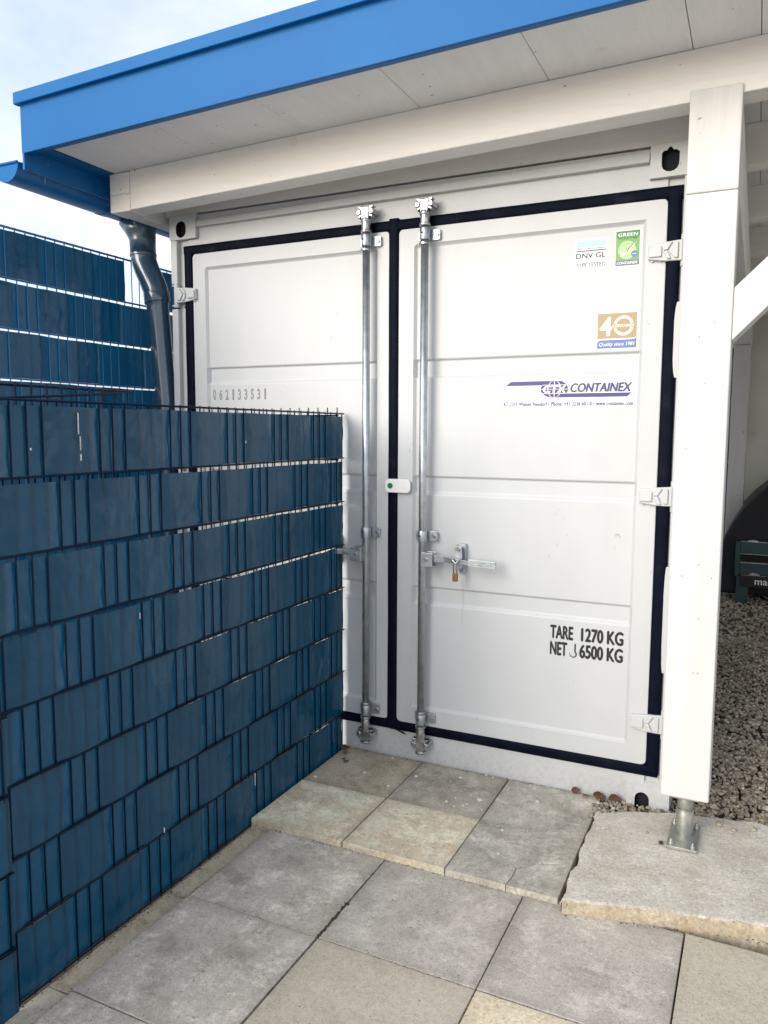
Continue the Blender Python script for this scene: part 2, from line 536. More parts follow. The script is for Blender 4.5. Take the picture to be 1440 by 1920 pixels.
    def split(self, name, mats, parent=None, bevel=0.0, seg=2):
        """one object for every loose piece."""
        root = list(range(len(self.v)))

        def find(a):
            while root[a] != a:
                root[a] = root[root[a]]
                a = root[a]
            return a
        for f in self.f:
            for k in f[1:]:
                root[find(k)] = find(f[0])
        groups = {}
        for i, f in enumerate(self.f):
            groups.setdefault(find(f[0]), []).append(i)
        out = []
        for fl_ in groups.values():
            q = MB()
            idx = {}
            for i in fl_:
                nf_ = []
                for a in self.f[i]:
                    if a not in idx:
                        idx[a] = len(q.v)
                        q.v.append(self.v[a])
                    nf_.append(idx[a])
                q.f.append(tuple(nf_)); q.mi.append(self.mi[i]); q.sm.append(self.sm[i])
            out.append(q.build(name, mats, parent, bevel, seg))
        return out

    def build(self, name, mats, parent=None, bevel=0.0, seg=2):
        me = bpy.data.meshes.new(name)
        me.from_pydata(self.v, [], self.f)
        if isinstance(mats, str):
            mats = [mats]
        for k in mats:
            me.materials.append(MATS[k])
        me.polygons.foreach_set("material_index", self.mi)
        me.polygons.foreach_set("use_smooth", self.sm)
        me.update()
        o = bpy.data.objects.new(name, me)
        COL.objects.link(o)
        if bevel > 0:
            b = o.modifiers.new("bevel", 'BEVEL')
            b.width = bevel
            b.segments = seg
            b.limit_method = 'ANGLE'
            b.angle_limit = radians(35)
            b.harden_normals = False
        put(o, parent)
        return o


def rrect(x0, x1, z0, z1, r, k=5):
    out = []
    for cx, cz, a0 in ((x1 - r, z0 + r, -90), (x1 - r, z1 - r, 0), (x0 + r, z1 - r, 90), (x0 + r, z0 + r, 180)):
        for i in range(k + 1):
            a = radians(a0 + 90 * i / k)
            out.append((cx + r * cos(a), cz + r * sin(a)))
    return out


def put(o, parent, loc=(0, 0, 0), rot=None):
    """parent while keeping world placement loc (rot = euler)."""
    o.location = loc
    if rot:
        o.rotation_euler = rot
    w = Matrix.Translation(Vector(loc))
    if rot:
        from mathutils import Euler
        w = w @ Euler(rot).to_matrix().to_4x4()
    WM[o.name] = w
    if parent:
        o.parent = parent
        o.matrix_parent_inverse = WM[parent.name].inverted()
    return o


def shared(src, name, parent, loc, rot=None):
    o = bpy.data.objects.new(name, src.data)
    COL.objects.link(o)
    for md in src.modifiers:
        nm = o.modifiers.new(md.name, md.type)
        if md.type == 'BEVEL':
            nm.width, nm.segments, nm.limit_method, nm.angle_limit = md.width, md.segments, md.limit_method, md.angle_limit
    return put(o, parent, loc, rot)


def empty(name, loc):
    o = bpy.data.objects.new(name, None)
    o.empty_display_size = 0.1
    COL.objects.link(o)
    return put(o, None, loc)


def tag(o, label=None, cat=None, group=None, kind=None):
    if label:
        o["label"] = label
    if cat:
        o["category"] = cat
    if group:
        o["group"] = group
    if kind:
        o["kind"] = kind
    return o


def text_geo(body, bold=0.0, shear=0.0, outline=0.0, space=1.0, lines=None):
    cu = bpy.data.curves.new("lettering", 'FONT')
    cu.body = body
    cu.size = 1.0
    cu.offset = bold
    cu.shear = shear
    cu.space_character = space
    cu.resolution_u = 4
    if outline > 0:
        cu.fill_mode = 'NONE'
        cu.bevel_depth = outline
        cu.bevel_resolution = 0
    ob = bpy.data.objects.new("lettering", cu)
    COL.objects.link(ob)
    dg = bpy.context.evaluated_depsgraph_get()
    ev = ob.evaluated_get(dg)
    me = ev.to_mesh()
    vs_ = [tuple(v.co) for v in me.vertices]
    fs = [tuple(p.vertices) for p in me.polygons]
    ev.to_mesh_clear()
    bpy.data.objects.remove(ob)
    bpy.data.curves.remove(cu)
    return vs_, fs


def add_text(mb, body, x0, x1, z0, z1, y, mi, **kw):
    """lettering fitted exactly into the box x0..x1, z0..z1 on the plane y (facing -y)."""
    bold = kw.pop("bold", 0.0)
    vs_, fs = text_geo(body, **kw)
    if bold > 0:                      # heavier strokes: the same letters laid down again, slightly shifted
        v0, f0 = vs_, fs
        vs_, fs = [], []
        for k_, (ox, oy) in enumerate(((-1, 0), (1, 0), (0, .6), (0, -.6), (0, 0))):
            o_ = len(vs_)
            vs_ += [(v[0] + ox * bold, v[1] + oy * bold, v[2]) for v in v0]
            fs += [tuple(i + o_ for i in f) for f in f0]
        nv_ = len(v0)
    else:
        nv_ = 0
    xa, xb = min(v[0] for v in vs_), max(v[0] for v in vs_)
    za, zb = min(v[1] for v in vs_), max(v[1] for v in vs_)
    sx, sz = (x1 - x0) / (xb - xa), (z1 - z0) / (zb - za)
    mb.add([(x0 + (v[0] - xa) * sx, y - v[2] * min(sx, sz) * 0.3 - (6e-5 * (i // nv_) if nv_ else 0), z0 + (v[1] - za) * sz)
            for i, v in enumerate(vs_)], fs, mi)


# ------------------------------------------------------------------ ground
mb = MB()
mb.add([(-120, -120, -0.09), (120, -120, -0.09), (120, 120, -0.09), (-120, 120, -0.09)], [(0, 1, 2, 3)])
ground = tag(mb.build("ground", "pale_bounce_yard"), kind="structure")  # unseen ground, toned pale to bounce light up under the roof

mb = MB()
mb.box(0.90, 4.2, -4.3, 0.012, -0.085, -0.058)
patio = tag(mb.build("paving", "sand_bed"), kind="structure")

mb = MB()
mb.box(-.60, .928, -4.2, 6.0, -.085, -.050)
tag(mb.build("added_dark_bed", "soil"), kind="structure")  # hidden dark ground added to cut light behind the fence strips

FZ, TZ = 0.023, 0.044


def slab(poly, ztop, thick, mat, bev=0.003):
    """one paving slab; poly (x,y) world; slight own tilt."""
    q = MB()
    cx = sum(p[0] for p in poly) / len(poly)
    cy = sum(p[1] for p in poly) / len(poly)
    q.prism_z([(p[0] - cx, p[1] - cy) for p in poly], -thick, 0)
    o = q.build("paving_slab", mat, None, bev)
    put(o, patio, (cx, cy, ztop), (random.uniform(-.0035, .0035), random.uniform(-.0035, .0035), random.uniform(-.002, .002)))
    return o


def rslab(x0, x1, y0, y1, z, mat, thick=0.04, j=0.0022):
    e = lambda: random.uniform(-.0015, .0015)
    return slab([(x0 + j + e(), y0 + j + e()), (x1 - j + e(), y0 + j + e()), (x1 - j + e(), y1 - j + e()), (x0 + j + e(), y1 - j + e())],
                z, thick, mat)


# large slabs, 50 x 50 cm
xs = [1.074, 1.561, 2.063, 2.556, 3.055, 3.56]
ys = [-0.735, -1.238, -1.722, -2.22, -2.72, -3.22, -3.72]
kinds = {(0, 0): "slab_mottled", (1, 0): "slab_cool", (2, 0): "slab_cool", (3, 0): "slab_plain", (4, 0): "slab_plain",
         (0, 1): "slab_mottled", (1, 1): "slab_plain", (2, 1): "slab_sand", (3, 1): "slab_plain", (4, 1): "slab_cool"}
for j in range(len(ys) - 1):
    for i in range(len(xs) - 1):
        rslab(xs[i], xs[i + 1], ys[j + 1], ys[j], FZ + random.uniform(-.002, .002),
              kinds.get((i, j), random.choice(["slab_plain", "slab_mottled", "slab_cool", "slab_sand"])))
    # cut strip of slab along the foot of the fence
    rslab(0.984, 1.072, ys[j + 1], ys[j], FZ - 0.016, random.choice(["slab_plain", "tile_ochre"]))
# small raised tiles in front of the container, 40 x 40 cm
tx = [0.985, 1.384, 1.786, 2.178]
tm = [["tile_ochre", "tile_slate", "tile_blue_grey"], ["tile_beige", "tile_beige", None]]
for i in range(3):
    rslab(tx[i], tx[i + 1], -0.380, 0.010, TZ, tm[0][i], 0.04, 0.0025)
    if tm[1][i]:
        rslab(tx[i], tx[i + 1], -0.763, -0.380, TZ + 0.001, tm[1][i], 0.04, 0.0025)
# the cracked tile: three pieces that meet at one point
a, b, c_, d = (1.789, -0.761), (2.175, -0.761), (2.175, -0.383), (1.789, -0.383)
P = (2.006, -0.655)
k1 = [(1.797, -0.50), (1.85, -0.548), (1.91, -0.585), (1.965, -0.62)]
k2 = [(2.060, -0.592), (2.11, -0.570), (2.175, -0.533)]
k3 = [(2.008, -0.70), (2.001, -0.761)]
left_e = (1.789, -0.495)
gp = 0.0011
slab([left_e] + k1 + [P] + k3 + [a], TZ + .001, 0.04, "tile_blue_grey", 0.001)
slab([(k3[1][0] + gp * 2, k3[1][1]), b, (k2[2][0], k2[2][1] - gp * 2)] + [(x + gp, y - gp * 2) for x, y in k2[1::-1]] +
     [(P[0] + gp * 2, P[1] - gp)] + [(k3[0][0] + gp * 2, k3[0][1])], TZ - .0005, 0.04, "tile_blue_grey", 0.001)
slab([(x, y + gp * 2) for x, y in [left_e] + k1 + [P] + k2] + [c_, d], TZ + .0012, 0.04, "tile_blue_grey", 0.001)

# soil crumbs and moss in the joints: stuff
mb = MB()
def crumbs(x0, y0, x1, y1, n_, w_, r0, r1, z):
    for _ in range(n_):
        t_ = random.random()
        x = x0 + (x1 - x0) * t_ + random.gauss(0, w_); y = y0 + (y1 - y0) * t_ + random.gauss(0, w_)
        r = random.uniform(r0, r1)
        v4 = [(x + r * random.uniform(.6, 1.3) * cos(a), y + r * random.uniform(.6, 1.3) * sin(a), z + r * .1) for a in (0.3, 1.9, 3.4, 5.0)] + [(x, y, z + r * random.uniform(.4, .9))]
        mb.add(v4, [(0, 1, 4), (1, 2, 4), (2, 3, 4), (3, 0, 4), (3, 2, 1, 0)])
ZS = FZ - .002
crumbs(xs[1], ys[1] + .01, xs[1], ys[1] + .20, 150, .004, .0015, .0055, ZS)
crumbs(xs[1], ys[1] + .01, xs[1], ys[0], 110, .002, .001, .003, ZS)
for k in range(5):
    crumbs(xs[k], ys[0], xs[k], ys[3], 150, .0016, .0008, .0026, ZS - .001)
for k in range(4):
    crumbs(xs[0], ys[k], xs[4], ys[k], 200, .0016, .0008, .0026, ZS - .001)
crumbs(.993, -.06, .993, -1.9, 260, .005, .001, .0035, FZ - .016)
crumbs(1.0, -.767, 2.17, -.767, 150, .003, .0008, .003, FZ)
crumbs(1.0, .004, 2.2, .004, 160, .004, .001, .004, TZ)
crumbs(2.20, -.15, 2.195, -.78, 60, .004, .001, .004, FZ)
crumbs(2.2, -.81, 3.0, -.625, 90, .004, .001, .004, FZ)
for _ in range(60):
    x, y = random.uniform(1.0, 3.0), random.uniform(-1.8, -.8)
    crumbs(x, y, x, y, 1, 0, .0008, .0026, FZ)
tag(mb.build("joint_soil", "joint_soil", patio), kind="stuff")

# flecks of white paint dried on the tiles: stuff
mb = MB()
fl = [(1.197, -.21, .007), (1.244, -.016, .006), (1.415, -.145, .008), (1.595, -.074, .008), (1.687, .0, .005), (1.72, -.01, .005),
      (1.733, -.234, .010), (1.617, -.303, .006), (1.689, -.308, .005), (1.949, -.141, .006), (1.889, -.426, .006),
      (1.924, -.59, .005), (1.347, -.283, .006), (1.025, -.341, .008), (1.70, -.29, .004), (1.64, -.26, .004), (1.66, -.33, .004)]
for _ in range(26):
    fl.append((random.uniform(1.1, 2.1), random.uniform(-.42, -.02), random.uniform(.0012, .003)))
for x, y, r in fl:
    n_ = 9
    ph = random.random() * 6
    ring = [(x + r * random.uniform(.7, 1.25) * cos(2 * pi * k / n_ + ph), y + r * random.uniform(.7, 1.25) * sin(2 * pi * k / n_ + ph)) for k in range(n_)]
    mb.prism_z(ring, TZ + 0.0005, TZ + 0.0032)
tag(mb.build("paint_flecks", "paint_fleck", patio), kind="stuff")

# ------------------------------------------------------------------ broken concrete footing
NX, NY = 170, 90
cor = dict(bl=(2.197, -0.795), br=(3.75, -0.437), tr=(3.75, 0.30), tl=(2.19, -0.172))


def foot_edge_noise(t_, k):
    return 0.006 * noise.noise(Vector((t_ * 9, k * 7.3, 1.7))) + 0.003 * noise.noise(Vector((t_ * 38, k * 3.1, 4.2)))


verts, faces = [], []
for j in range(NY + 1):
    v = j / NY
    for i in range(NX + 1):
        u = (i / NX) ** 1.5
        lx = cor['bl'][0] * (1 - v) + cor['tl'][0] * v + foot_edge_noise(v, 0) * 2.4
        rx = 3.75
        by_ = cor['bl'][1] * (1 - u) + cor['br'][1] * u + foot_edge_noise(u * 3, 1) * 0.8
        ty_ = cor['tl'][1] * (1 - u) + cor['tr'][1] * u + foot_edge_noise(u * 3, 2) * 2 + 0.03 * sin(u * 9)
        x = lx * (1 - u) + rx * u
        y = by_ * (1 - v) + ty_ * v
        # rounded crumbled corner at the upper left
        ed = min(x - lx, (y - by_) * 1.0)
        z = 0.070 + 0.003 * noise.noise(Vector((x * 6, y * 6, 0))) + 0.0008 * noise.noise(Vector((x * 40, y * 40, 0))) - 0.010 * max(0, noise.noise(Vector((x * 21, y * 21, 8))) - .55)
        crumb = 0.007 + 0.012 * noise.noise(Vector((x * 17, y * 17, 5)))
        if ed < crumb:
            z -= (crumb - ed) * (0.55 + 0.6 * noise.noise(Vector((x * 60, y * 60, 2))))
        if x < 2.30 and y > -0.32:
            z -= max(0, (2.30 - x) * 0.10 * ((y + 0.32) / 0.2))
        verts.append((x, y, z))
W = NX + 1
for j in range(NY):
    for i in range(NX):
        faces.append((j * W + i, j * W + i + 1, (j + 1) * W + i + 1, (j + 1) * W + i))
mb = MB()
mb.add(verts, faces, 0, True)


def skirt(idx, mi):
    NS = 6
    rows = [[verts[i] for i in idx]]
    for s in range(1, NS + 1):
        row = []
        for i in idx:
            x, y, z = verts[i]
            dn = 0.006 * noise.noise(Vector((x * 30, y * 30, s * 0.9))) + 0.004
            row.append((x - (dn if mi == 2 else 0) , y - (dn if mi == 1 else 0), z + (-0.035 - z) * s / NS))
        rows.append(row)
    k = len(idx)
    allv = [p for r in rows for p in r]
    fs = [(s * k + i, (s + 1) * k + i, (s + 1) * k + i + 1, s * k + i + 1) for s in range(NS) for i in range(k - 1)]
    mb.add(allv, fs, mi, True)


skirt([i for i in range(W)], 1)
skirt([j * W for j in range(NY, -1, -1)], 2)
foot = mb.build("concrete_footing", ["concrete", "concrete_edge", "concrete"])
tag(foot, "pale broken concrete slab with crumbling edges under the steel post foot", "concrete slab")

# ------------------------------------------------------------------ gravel
ICO_T = (1 + 5 ** .5) / 2
ICO_V = [Vector(p).normalized() for p in [(-1, ICO_T, 0), (1, ICO_T, 0), (-1, -ICO_T, 0), (1, -ICO_T, 0), (0, -1, ICO_T), (0, 1, ICO_T),
         (0, -1, -ICO_T), (0, 1, -ICO_T), (ICO_T, 0, -1), (ICO_T, 0, 1), (-ICO_T, 0, -1), (-ICO_T, 0, 1)]]
ICO_F = [(0, 11, 5), (0, 5, 1), (0, 1, 7), (0, 7, 10), (0, 10, 11), (1, 5, 9), (5, 11, 4), (11, 10, 2), (10, 7, 6), (7, 1, 8),
         (3, 9, 4), (3, 4, 2), (3, 2, 6), (3, 6, 8), (3, 8, 9), (4, 9, 5), (2, 4, 11), (6, 2, 10), (8, 6, 7), (9, 8, 1)]
STONES = []
for _ in range(40):
    sx, sy, sz = random.uniform(.7, 1.2), random.uniform(.6, 1.0), random.uniform(.45, .8)
    rm = Matrix.Rotation(random.random() * 6.28, 3, 'Z') @ Matrix.Rotation(random.uniform(-.5, .5), 3, 'X')
    STONES.append([rm @ Vector((v.x * sx * random.uniform(.8, 1.15), v.y * sy * random.uniform(.8, 1.15), v.z * sz * random.uniform(.8, 1.15))) for v in ICO_V])


def foot_back_y(x):
    u = (x - 2.19) / (3.75 - 2.19)
    return cor['tl'][1] * (1 - u) + cor['tr'][1] * u


gz = lambda x, y: 0.012 - 0.02 * min(1.0, max(0.0, (y - 0.3) / 2)) + 0.028 * max(0.0, 1 - max(0, y + 0.1) / 0.45)
mb = MB()
n1 = 0
for zone in ((10500, 2.16, 3.5, -.20, 1.0, .0055, .0150), (9500, 2.46, 3.5, .9, 3.2, .007, .0155), (5000, 2.2, 3.7, 3.0, 5.6, .011, .019)):
    for _ in range(zone[0]):
        x, y = random.uniform(zone[1], zone[2]), random.uniform(zone[3], zone[4])
        if x < 2.44 and 0.012 < y < 3.0:
            continue
        if x < 2.44 and y < foot_back_y(x) - 0.02:
            continue
        if y < foot_back_y(x) - 0.015 + 0.02 * noise.noise(Vector((x * 12, 0, 0))):
            continue
        r = zone[5] + (zone[6] - zone[5]) * random.random() ** 1.6
        z = gz(x, y) + random.uniform(0, .016)
        st = random.choice(STONES)
        mb.add([(x + p.x * r, y + p.y * r, z + p.z * r) for p in st], ICO_F, 0, False)
grav = tag(mb.build("gravel", "gravel_stone"), kind="stuff")
mb = MB()
gx0 = 2.15
mb.add([(2.17, -.20, -.010), (3.8, .1, -.010), (3.9, 5.7, -.012), (2.17, 5.7, -.012), (2.17, .01, -.010)], [(0, 1, 2, 3, 4)])
tag(mb.build("gravel_bed", "soil"), kind="structure")

# loose pebbles on the footing
PEB = [((2.385, -.238, .0085), "grey pebble on the footing left of the post foot, nearest its middle", "dark"),
       ((2.440, -.283, .007), None, None)]
peb_lab = {
    0: "grey pebble lying on the concrete slab left of the steel foot plate",
    1: "brown pebble on the concrete slab close behind the steel post foot at the gravel edge",
    2: "flat tan pebble on the concrete slab right of the steel post foot",
    3: "tan pebble on the concrete slab furthest forward at the right of the gravel edge",
    4: "small brown pebble alone in the middle of the concrete slab at right",
    5: "pale pebble at the right edge of the photo beside the gravel"}
pl = [(2.387, -.262, .009), (2.597, -.026, .010), (2.622, -.088, .015), (2.674, -.105, .012), (2.714, -.390, .010), (2.740, -.073, .013)]
for i, (x, y, r) in enumerate(pl):
    q = MB()
    st = STONES[i * 3]
    q.add([(p.x * r, p.y * r, p.z * r) for p in st], ICO_F, 0, True)
    o = q.build("pebble", "gravel_stone")
    put(o, None, (x, y, .070 + r * .5))
    tag(o, peb_lab[i], "pebble", "loose pebbles on the concrete slab")


def leaf(x, y, z, s, rot, mat, label, curl=.4, roll=0.0):
    q = MB()
    out = []
    N = 7
    for i in range(N):
        t_ = i / (N - 1)
        w = s * .34 * sin(pi * min(1, t_ * 1.02) ** .8) + .0004
        xx = (t_ - .5) * s
        zz = curl * s * (t_ - .5) ** 2
        out.append([(xx, -w, zz + .22 * w), (xx, 0, zz), (xx, w, zz + .3 * w)])
    vs_ = [p for r_ in out for p in r_]
    fs = []
    for i in range(N - 1):
        for k in range(2):
            fs.append((i * 3 + k, (i + 1) * 3 + k, (i + 1) * 3 + k + 1, i * 3 + k + 1))
    q.add(vs_, fs, 0, True)
    o = q.build("dry_leaf", mat)
    md = o.modifiers.new("solidify", 'SOLIDIFY')
    md.thickness = .0006
    put(o, None, (x, y, z), (roll, random.uniform(-.2, .2), rot))
    tag(o, label, "leaf", "dry leaves on the paving")


leaf(1.005, -.030, .055, .045, .5, "leaf_brown", "dark brown curled leaf wedged in the corner between fence end and container", .9, .4)
leaf(1.030, -.075, .052, .040, 2.2, "leaf_tan", "tan curled leaf beside the end of the blue fence on the tiles", .7)
leaf(1.075, -.150, .049, .030, 1.1, "leaf_tan", "thin tan leaf scrap on the ochre tile, furthest from the fence corner", .4)
leaf(1.052, -.135, .050, .022, 3.9, "leaf_brown", "tiny brown leaf scrap on the ochre tile near the fence", .6)
leaf(2.075, -.004, .060, .038, .2, "leaf_brown", "upright red-brown leaf against the container sill left of the corner casting", .9, 1.0)
leaf(2.118, -.022, .052, .036, 2.6, "leaf_tan", "folded tan leaf at the sill beside the gravel patch", .8)
leaf(2.170, -.010, .058, .050, .1, "leaf_brown", "brown leaf lying where tiles and gravel meet under the container sill", .5, .5)
leaf(2.232, -.018, .062, .055, .5, "leaf_brown", "dark red leaf leaning on the lower corner casting of the container", .6, .9)

# ------------------------------------------------------------------ storage container
cont = empty("storage_container", (1.219, 1.5, 0))
tag(cont, "white steel storage container with black-sealed double doors under the canopy", "container")
P_ = "container_paint"
Wc, Hc, Dc = 2.438, 2.591, 2.991

# body shell: corrugated sides, back, roof
mb = MB()
for x_, sgn in ((0.02, -1), (Wc - 0.02, 1)):
    yy = 0.18
    prof = []
    k = 0
    while yy < Dc - 0.16:
        prof += [(x_ + (0 if k % 2 == 0 else -0.03 * sgn), yy), (x_ + (0 if k % 2 == 0 else -0.03 * sgn), yy + .075)]
        yy += .11
        k += 1
    vs_ = [(x, y, .15) for x, y in prof] + [(x, y, 2.50) for x, y in prof]
    n_ = len(prof)
    mb.add(vs_, [(i, i + 1, i + 1 + n_, i + n_) for i in range(n_ - 1)])
mb.box(.1, Wc - .1, Dc - .06, Dc - .03, .12, 2.5)
side = mb.build("wall", P_, cont)
mb = MB()
mb.box(.06, Wc - .06, .05, Dc - .05, 2.53, 2.565)
mb.build("roof", P_, cont, .004)
mb = MB()
mb.box(.05, Wc - .05, .06, Dc - .05, .06, .12)
mb.build("floor", P_, cont)
# rails along the sides
for x0, x1 in ((0.004, .064), (Wc - .064, Wc - .004)):
    q = MB(); q.box(x0, x1, .179, Dc - .179, .02, .15); q.build("bottom_rail", P_, cont, .004)
    q = MB(); q.box(x0, x1, .179, Dc - .179, 2.49, 2.585); q.build("top_rail", P_, cont, .004)

# corner castings
CWX, CWY, CWZ = .162, .178, .118


def casting(x0, x1, z0, z1, y0, y1, hole, front=True):
    q = MB()
    n_ = len(hole)
    cx_, cz_ = sum(p[0] for p in hole) / n_, sum(p[1] for p in hole) / n_
    outer = []
    for (hx, hz) in hole:
        dx, dz = hx - cx_, hz - cz_
        tt = []
        if dx > 1e-9: tt.append((x1 - cx_) / dx)
        if dx < -1e-9: tt.append((x0 - cx_) / dx)
        if dz > 1e-9: tt.append((z1 - cz_) / dz)
        if dz < -1e-9: tt.append((z0 - cz_) / dz)
        k_ = min(tt)
        outer.append((cx_ + dx * k_, cz_ + dz * k_))
    # pull the nearest outer vertex onto each rectangle corner
    for cxn, czn in ((x0, z0), (x1, z0), (x1, z1), (x0, z1)):
        i_ = min(range(n_), key=lambda i: (outer[i][0] - cxn) ** 2 + (outer[i][1] - czn) ** 2)
        outer[i_] = (cxn, czn)
    q.holed_y(outer, hole, y0, y0 + .035, 0, 1)
    q.add([(x0, y0, z0), (x1, y0, z0), (x1, y1, z0), (x0, y1, z0), (x0, y0, z1), (x1, y0, z1), (x1, y1, z1), (x0, y1, z1)],
          [(0, 3, 2, 1), (4, 5, 6, 7), (1, 2, 6, 5), (2, 3, 7, 6), (3, 0, 4, 7)])
    return q.build("corner_casting", [P_, "black_hole"], cont)


def oval(cx, cz, w, h, n=28, top=None):
    pts_ = []
    r = w / 2
    for i in range(n):
        a = 2 * pi * i / n
        x, z = r * cos(a), r * sin(a)
        z += (h / 2 - r) * (1 if sin(a) > 0 else -1 if sin(a) < 0 else 0)
        pts_.append((cx + x, cz + z))
    return pts_


casting(0, CWX, Hc - CWZ, Hc, 0, CWY, oval(.072, 2.520, .062, .078))
hr = []
for p in [(2.316, 2.558), (2.316, 2.53), (2.317, 2.512), (2.323, 2.500), (2.333, 2.493), (2.347, 2.490), (2.361, 2.493), (2.371, 2.500), (2.377, 2.512),
          (2.378, 2.53), (2.378, 2.558), (2.366, 2.566), (2.357, 2.566), (2.350, 2.576), (2.344, 2.578), (2.339, 2.574), (2.333, 2.566), (2.324, 2.566)]:
    hr.append(p)
casting(Wc - CWX, Wc, Hc - CWZ, Hc, 0, CWY, hr)
arch = [(2.308, .012), (2.336, .012), (2.363, .012), (2.363, .045), (2.363, .075)] + \
       [(2.3355 + .0275 * cos(radians(a)), .077 + .029 * sin(radians(a))) for a in range(20, 180, 20)] + [(2.308, .075), (2.308, .045)]
casting(Wc - CWX, Wc, -.01, CWZ, -.004, CWY, arch)
casting(0, CWX, -.01, CWZ, 0, CWY, [(Wc - x, z) for x, z in arch][::-1])
for x0 in (0, Wc - CWX):
    for z0 in (-.01, Hc - CWZ):
        q = MB(); q.box(x0, x0 + CWX, Dc - CWY, Dc, z0, z0 + CWZ + (.01 if z0 < 0 else 0)); q.build("corner_casting", P_, cont, .005)
# sloped web above the lower right casting
q = MB()
q.add([(2.268, -.004, CWZ), (2.436, -.004, CWZ), (2.436, .034, CWZ + .030), (2.276, .034, CWZ + .030)], [(0, 1, 2, 3)])
q.build("corner_gusset", P_, cont)

# corner posts: outer flange, set-back web
for s in (0, 1):
    fx = (lambda x: x) if s == 0 else (lambda x: Wc - x)
    z0, z1 = CWZ, Hc - CWZ
    segs = [(z0, z1)]
    if s == 0:
        segs = [(z0, .335), (.455, 1.225), (1.355, 2.140), (2.262, z1)]
    q = MB()
    for za, zb in segs:
        a_, b_ = sorted((fx(.002), fx(.040)))
        q.box(a_, b_, .004, .10, za, zb)
    q.build("post_flange", P_, cont, .004)
    q = MB()
    a_, b_ = sorted((fx(.030), fx(.098)))
    q.box(a_, b_, .032, .12, z0, z1)
    q.build("post_web", P_, cont, .003)
    q = MB()
    for k in range(4):
        zc = [.395, 1.29, 2.20, 2.44][k]
        q.tube([(fx(.062), .034, zc - .05 if k < 3 else zc), (fx(.062), .0305, zc - .05 if k < 3 else zc)], .004, 8)
    q.split("drain_hole", "black_hole", cont)
# bulged guard plates beside the right seal
for za, zb, w_ in ((1.74, 2.02, .008), (.60, 1.02, .005)):
    poly = [(2.404, za), (2.404, zb)]
    for i in range(13):
        t_ = 1 - i / 12
        b_ = min(1, 4.2 * min(t_, 1 - t_)) ** .5
        poly.append((2.390 - w_ * b_, za + (zb - za) * t_))
    q = MB(); q.prism_y(poly, .004, .03); q.build("guard_plate", P_, cont, .002)

# header and sill
q = MB(); q.box(.098, 2.34, .022, .10, 2.440, 2.4715); q.box(.1635, 2.2745, .022, .10, 2.4717, 2.586); q.build("header", P_, cont)
q = MB()
q.hexa([(.166, -.006, 2.524), (2.274, -.006, 2.532), (2.274, .0218, 2.532), (.166, .0218, 2.524),
        (.166, .000, 2.553), (2.274, .000, 2.570), (2.274, .0218, 2.570), (.166, .0218, 2.553)])
q.build("rain_lip", P_, cont, .003)
q = MB(); q.box(.098, 2.34, .020, .10, .1195, .176); q.box(.1635, 2.2745, .020, .10, .030, .1193); q.build("sill", P_, cont)

# rubber seal: rounded strips
SE = "rubber_seal"


def seal_strip(x0, x1, z0, z1, yf, wav=0.0):
    q = MB()
    hor = (x1 - x0) > (z1 - z0)
    n_ = 60
    ln = (x1 - x0) if hor else (z1 - z0)
    w0, w1 = ((z0, z1) if hor else (x0, x1))
    prof = [(0, .03), (0, .006), (.12, .0015), (.3, 0), (.7, 0), (.88, .0015), (1, .006), (1, .03)]
    vs_ = []
    for i in range(n_ + 1):
        t_ = ((x0 if hor else z0) + ln * i / n_)
        wo_ = wav * noise.noise(Vector((t_ * 5, w0 * 9, .3)))
        for u, dy in prof:
            w_ = w0 + (w1 - w0) * u + wo_
            vs_.append((t_, yf + dy, w_) if hor else (w_, yf + dy, t_))
    k = len(prof)
    fs = []
    for i in range(n_):
        for j in range(k - 1):
            f_ = (i * k + j, (i + 1) * k + j, (i + 1) * k + j + 1, i * k + j + 1)
            fs.append(f_ if hor else f_[::-1])
    q.add(vs_, fs, 0, True)
    return q.build("door_seal", SE, cont)


seal_strip(.081, 2.396, 2.396, 2.441, .006, .0012)
seal_strip(.081, 1.206, .172, .217, .006, .001)
seal_strip(1.215, 2.388, .170, .215, .0068, .001)
seal_strip(.081, .130, .19, 2.42, .0045, .0015)
seal_strip(2.344, 2.392, .18, 2.42, .0045, .0015)
seal_strip(1.204, 1.248, .176, 2.447, .002, .002)
q = MB(); q.prism_y([(1.205, .19), (1.30, .158), (1.288, .168), (1.262, .174), (1.24, .185)], .0, .006); q.build("seal_tongue", SE, cont)

# doors ---------------------------------------------------------------
ZT, ZB = 2.330, .286          # pressed field
RIBS = [(1.762, 1.846), (1.260, 1.342), (.768, .851)]


def door_profile():
    """(z, y) from top to bottom across the pressed field."""
    pr = [(ZT, .012), (ZT - .012, .024)]
    for zb_, zt_ in RIBS:
        pr += [(zt_, .024), (zt_ - .007, .034), (zb_ + .013, .034), (zb_, .024)]
    pr += [(ZB + .014, .024), (ZB, .012)]
    return pr


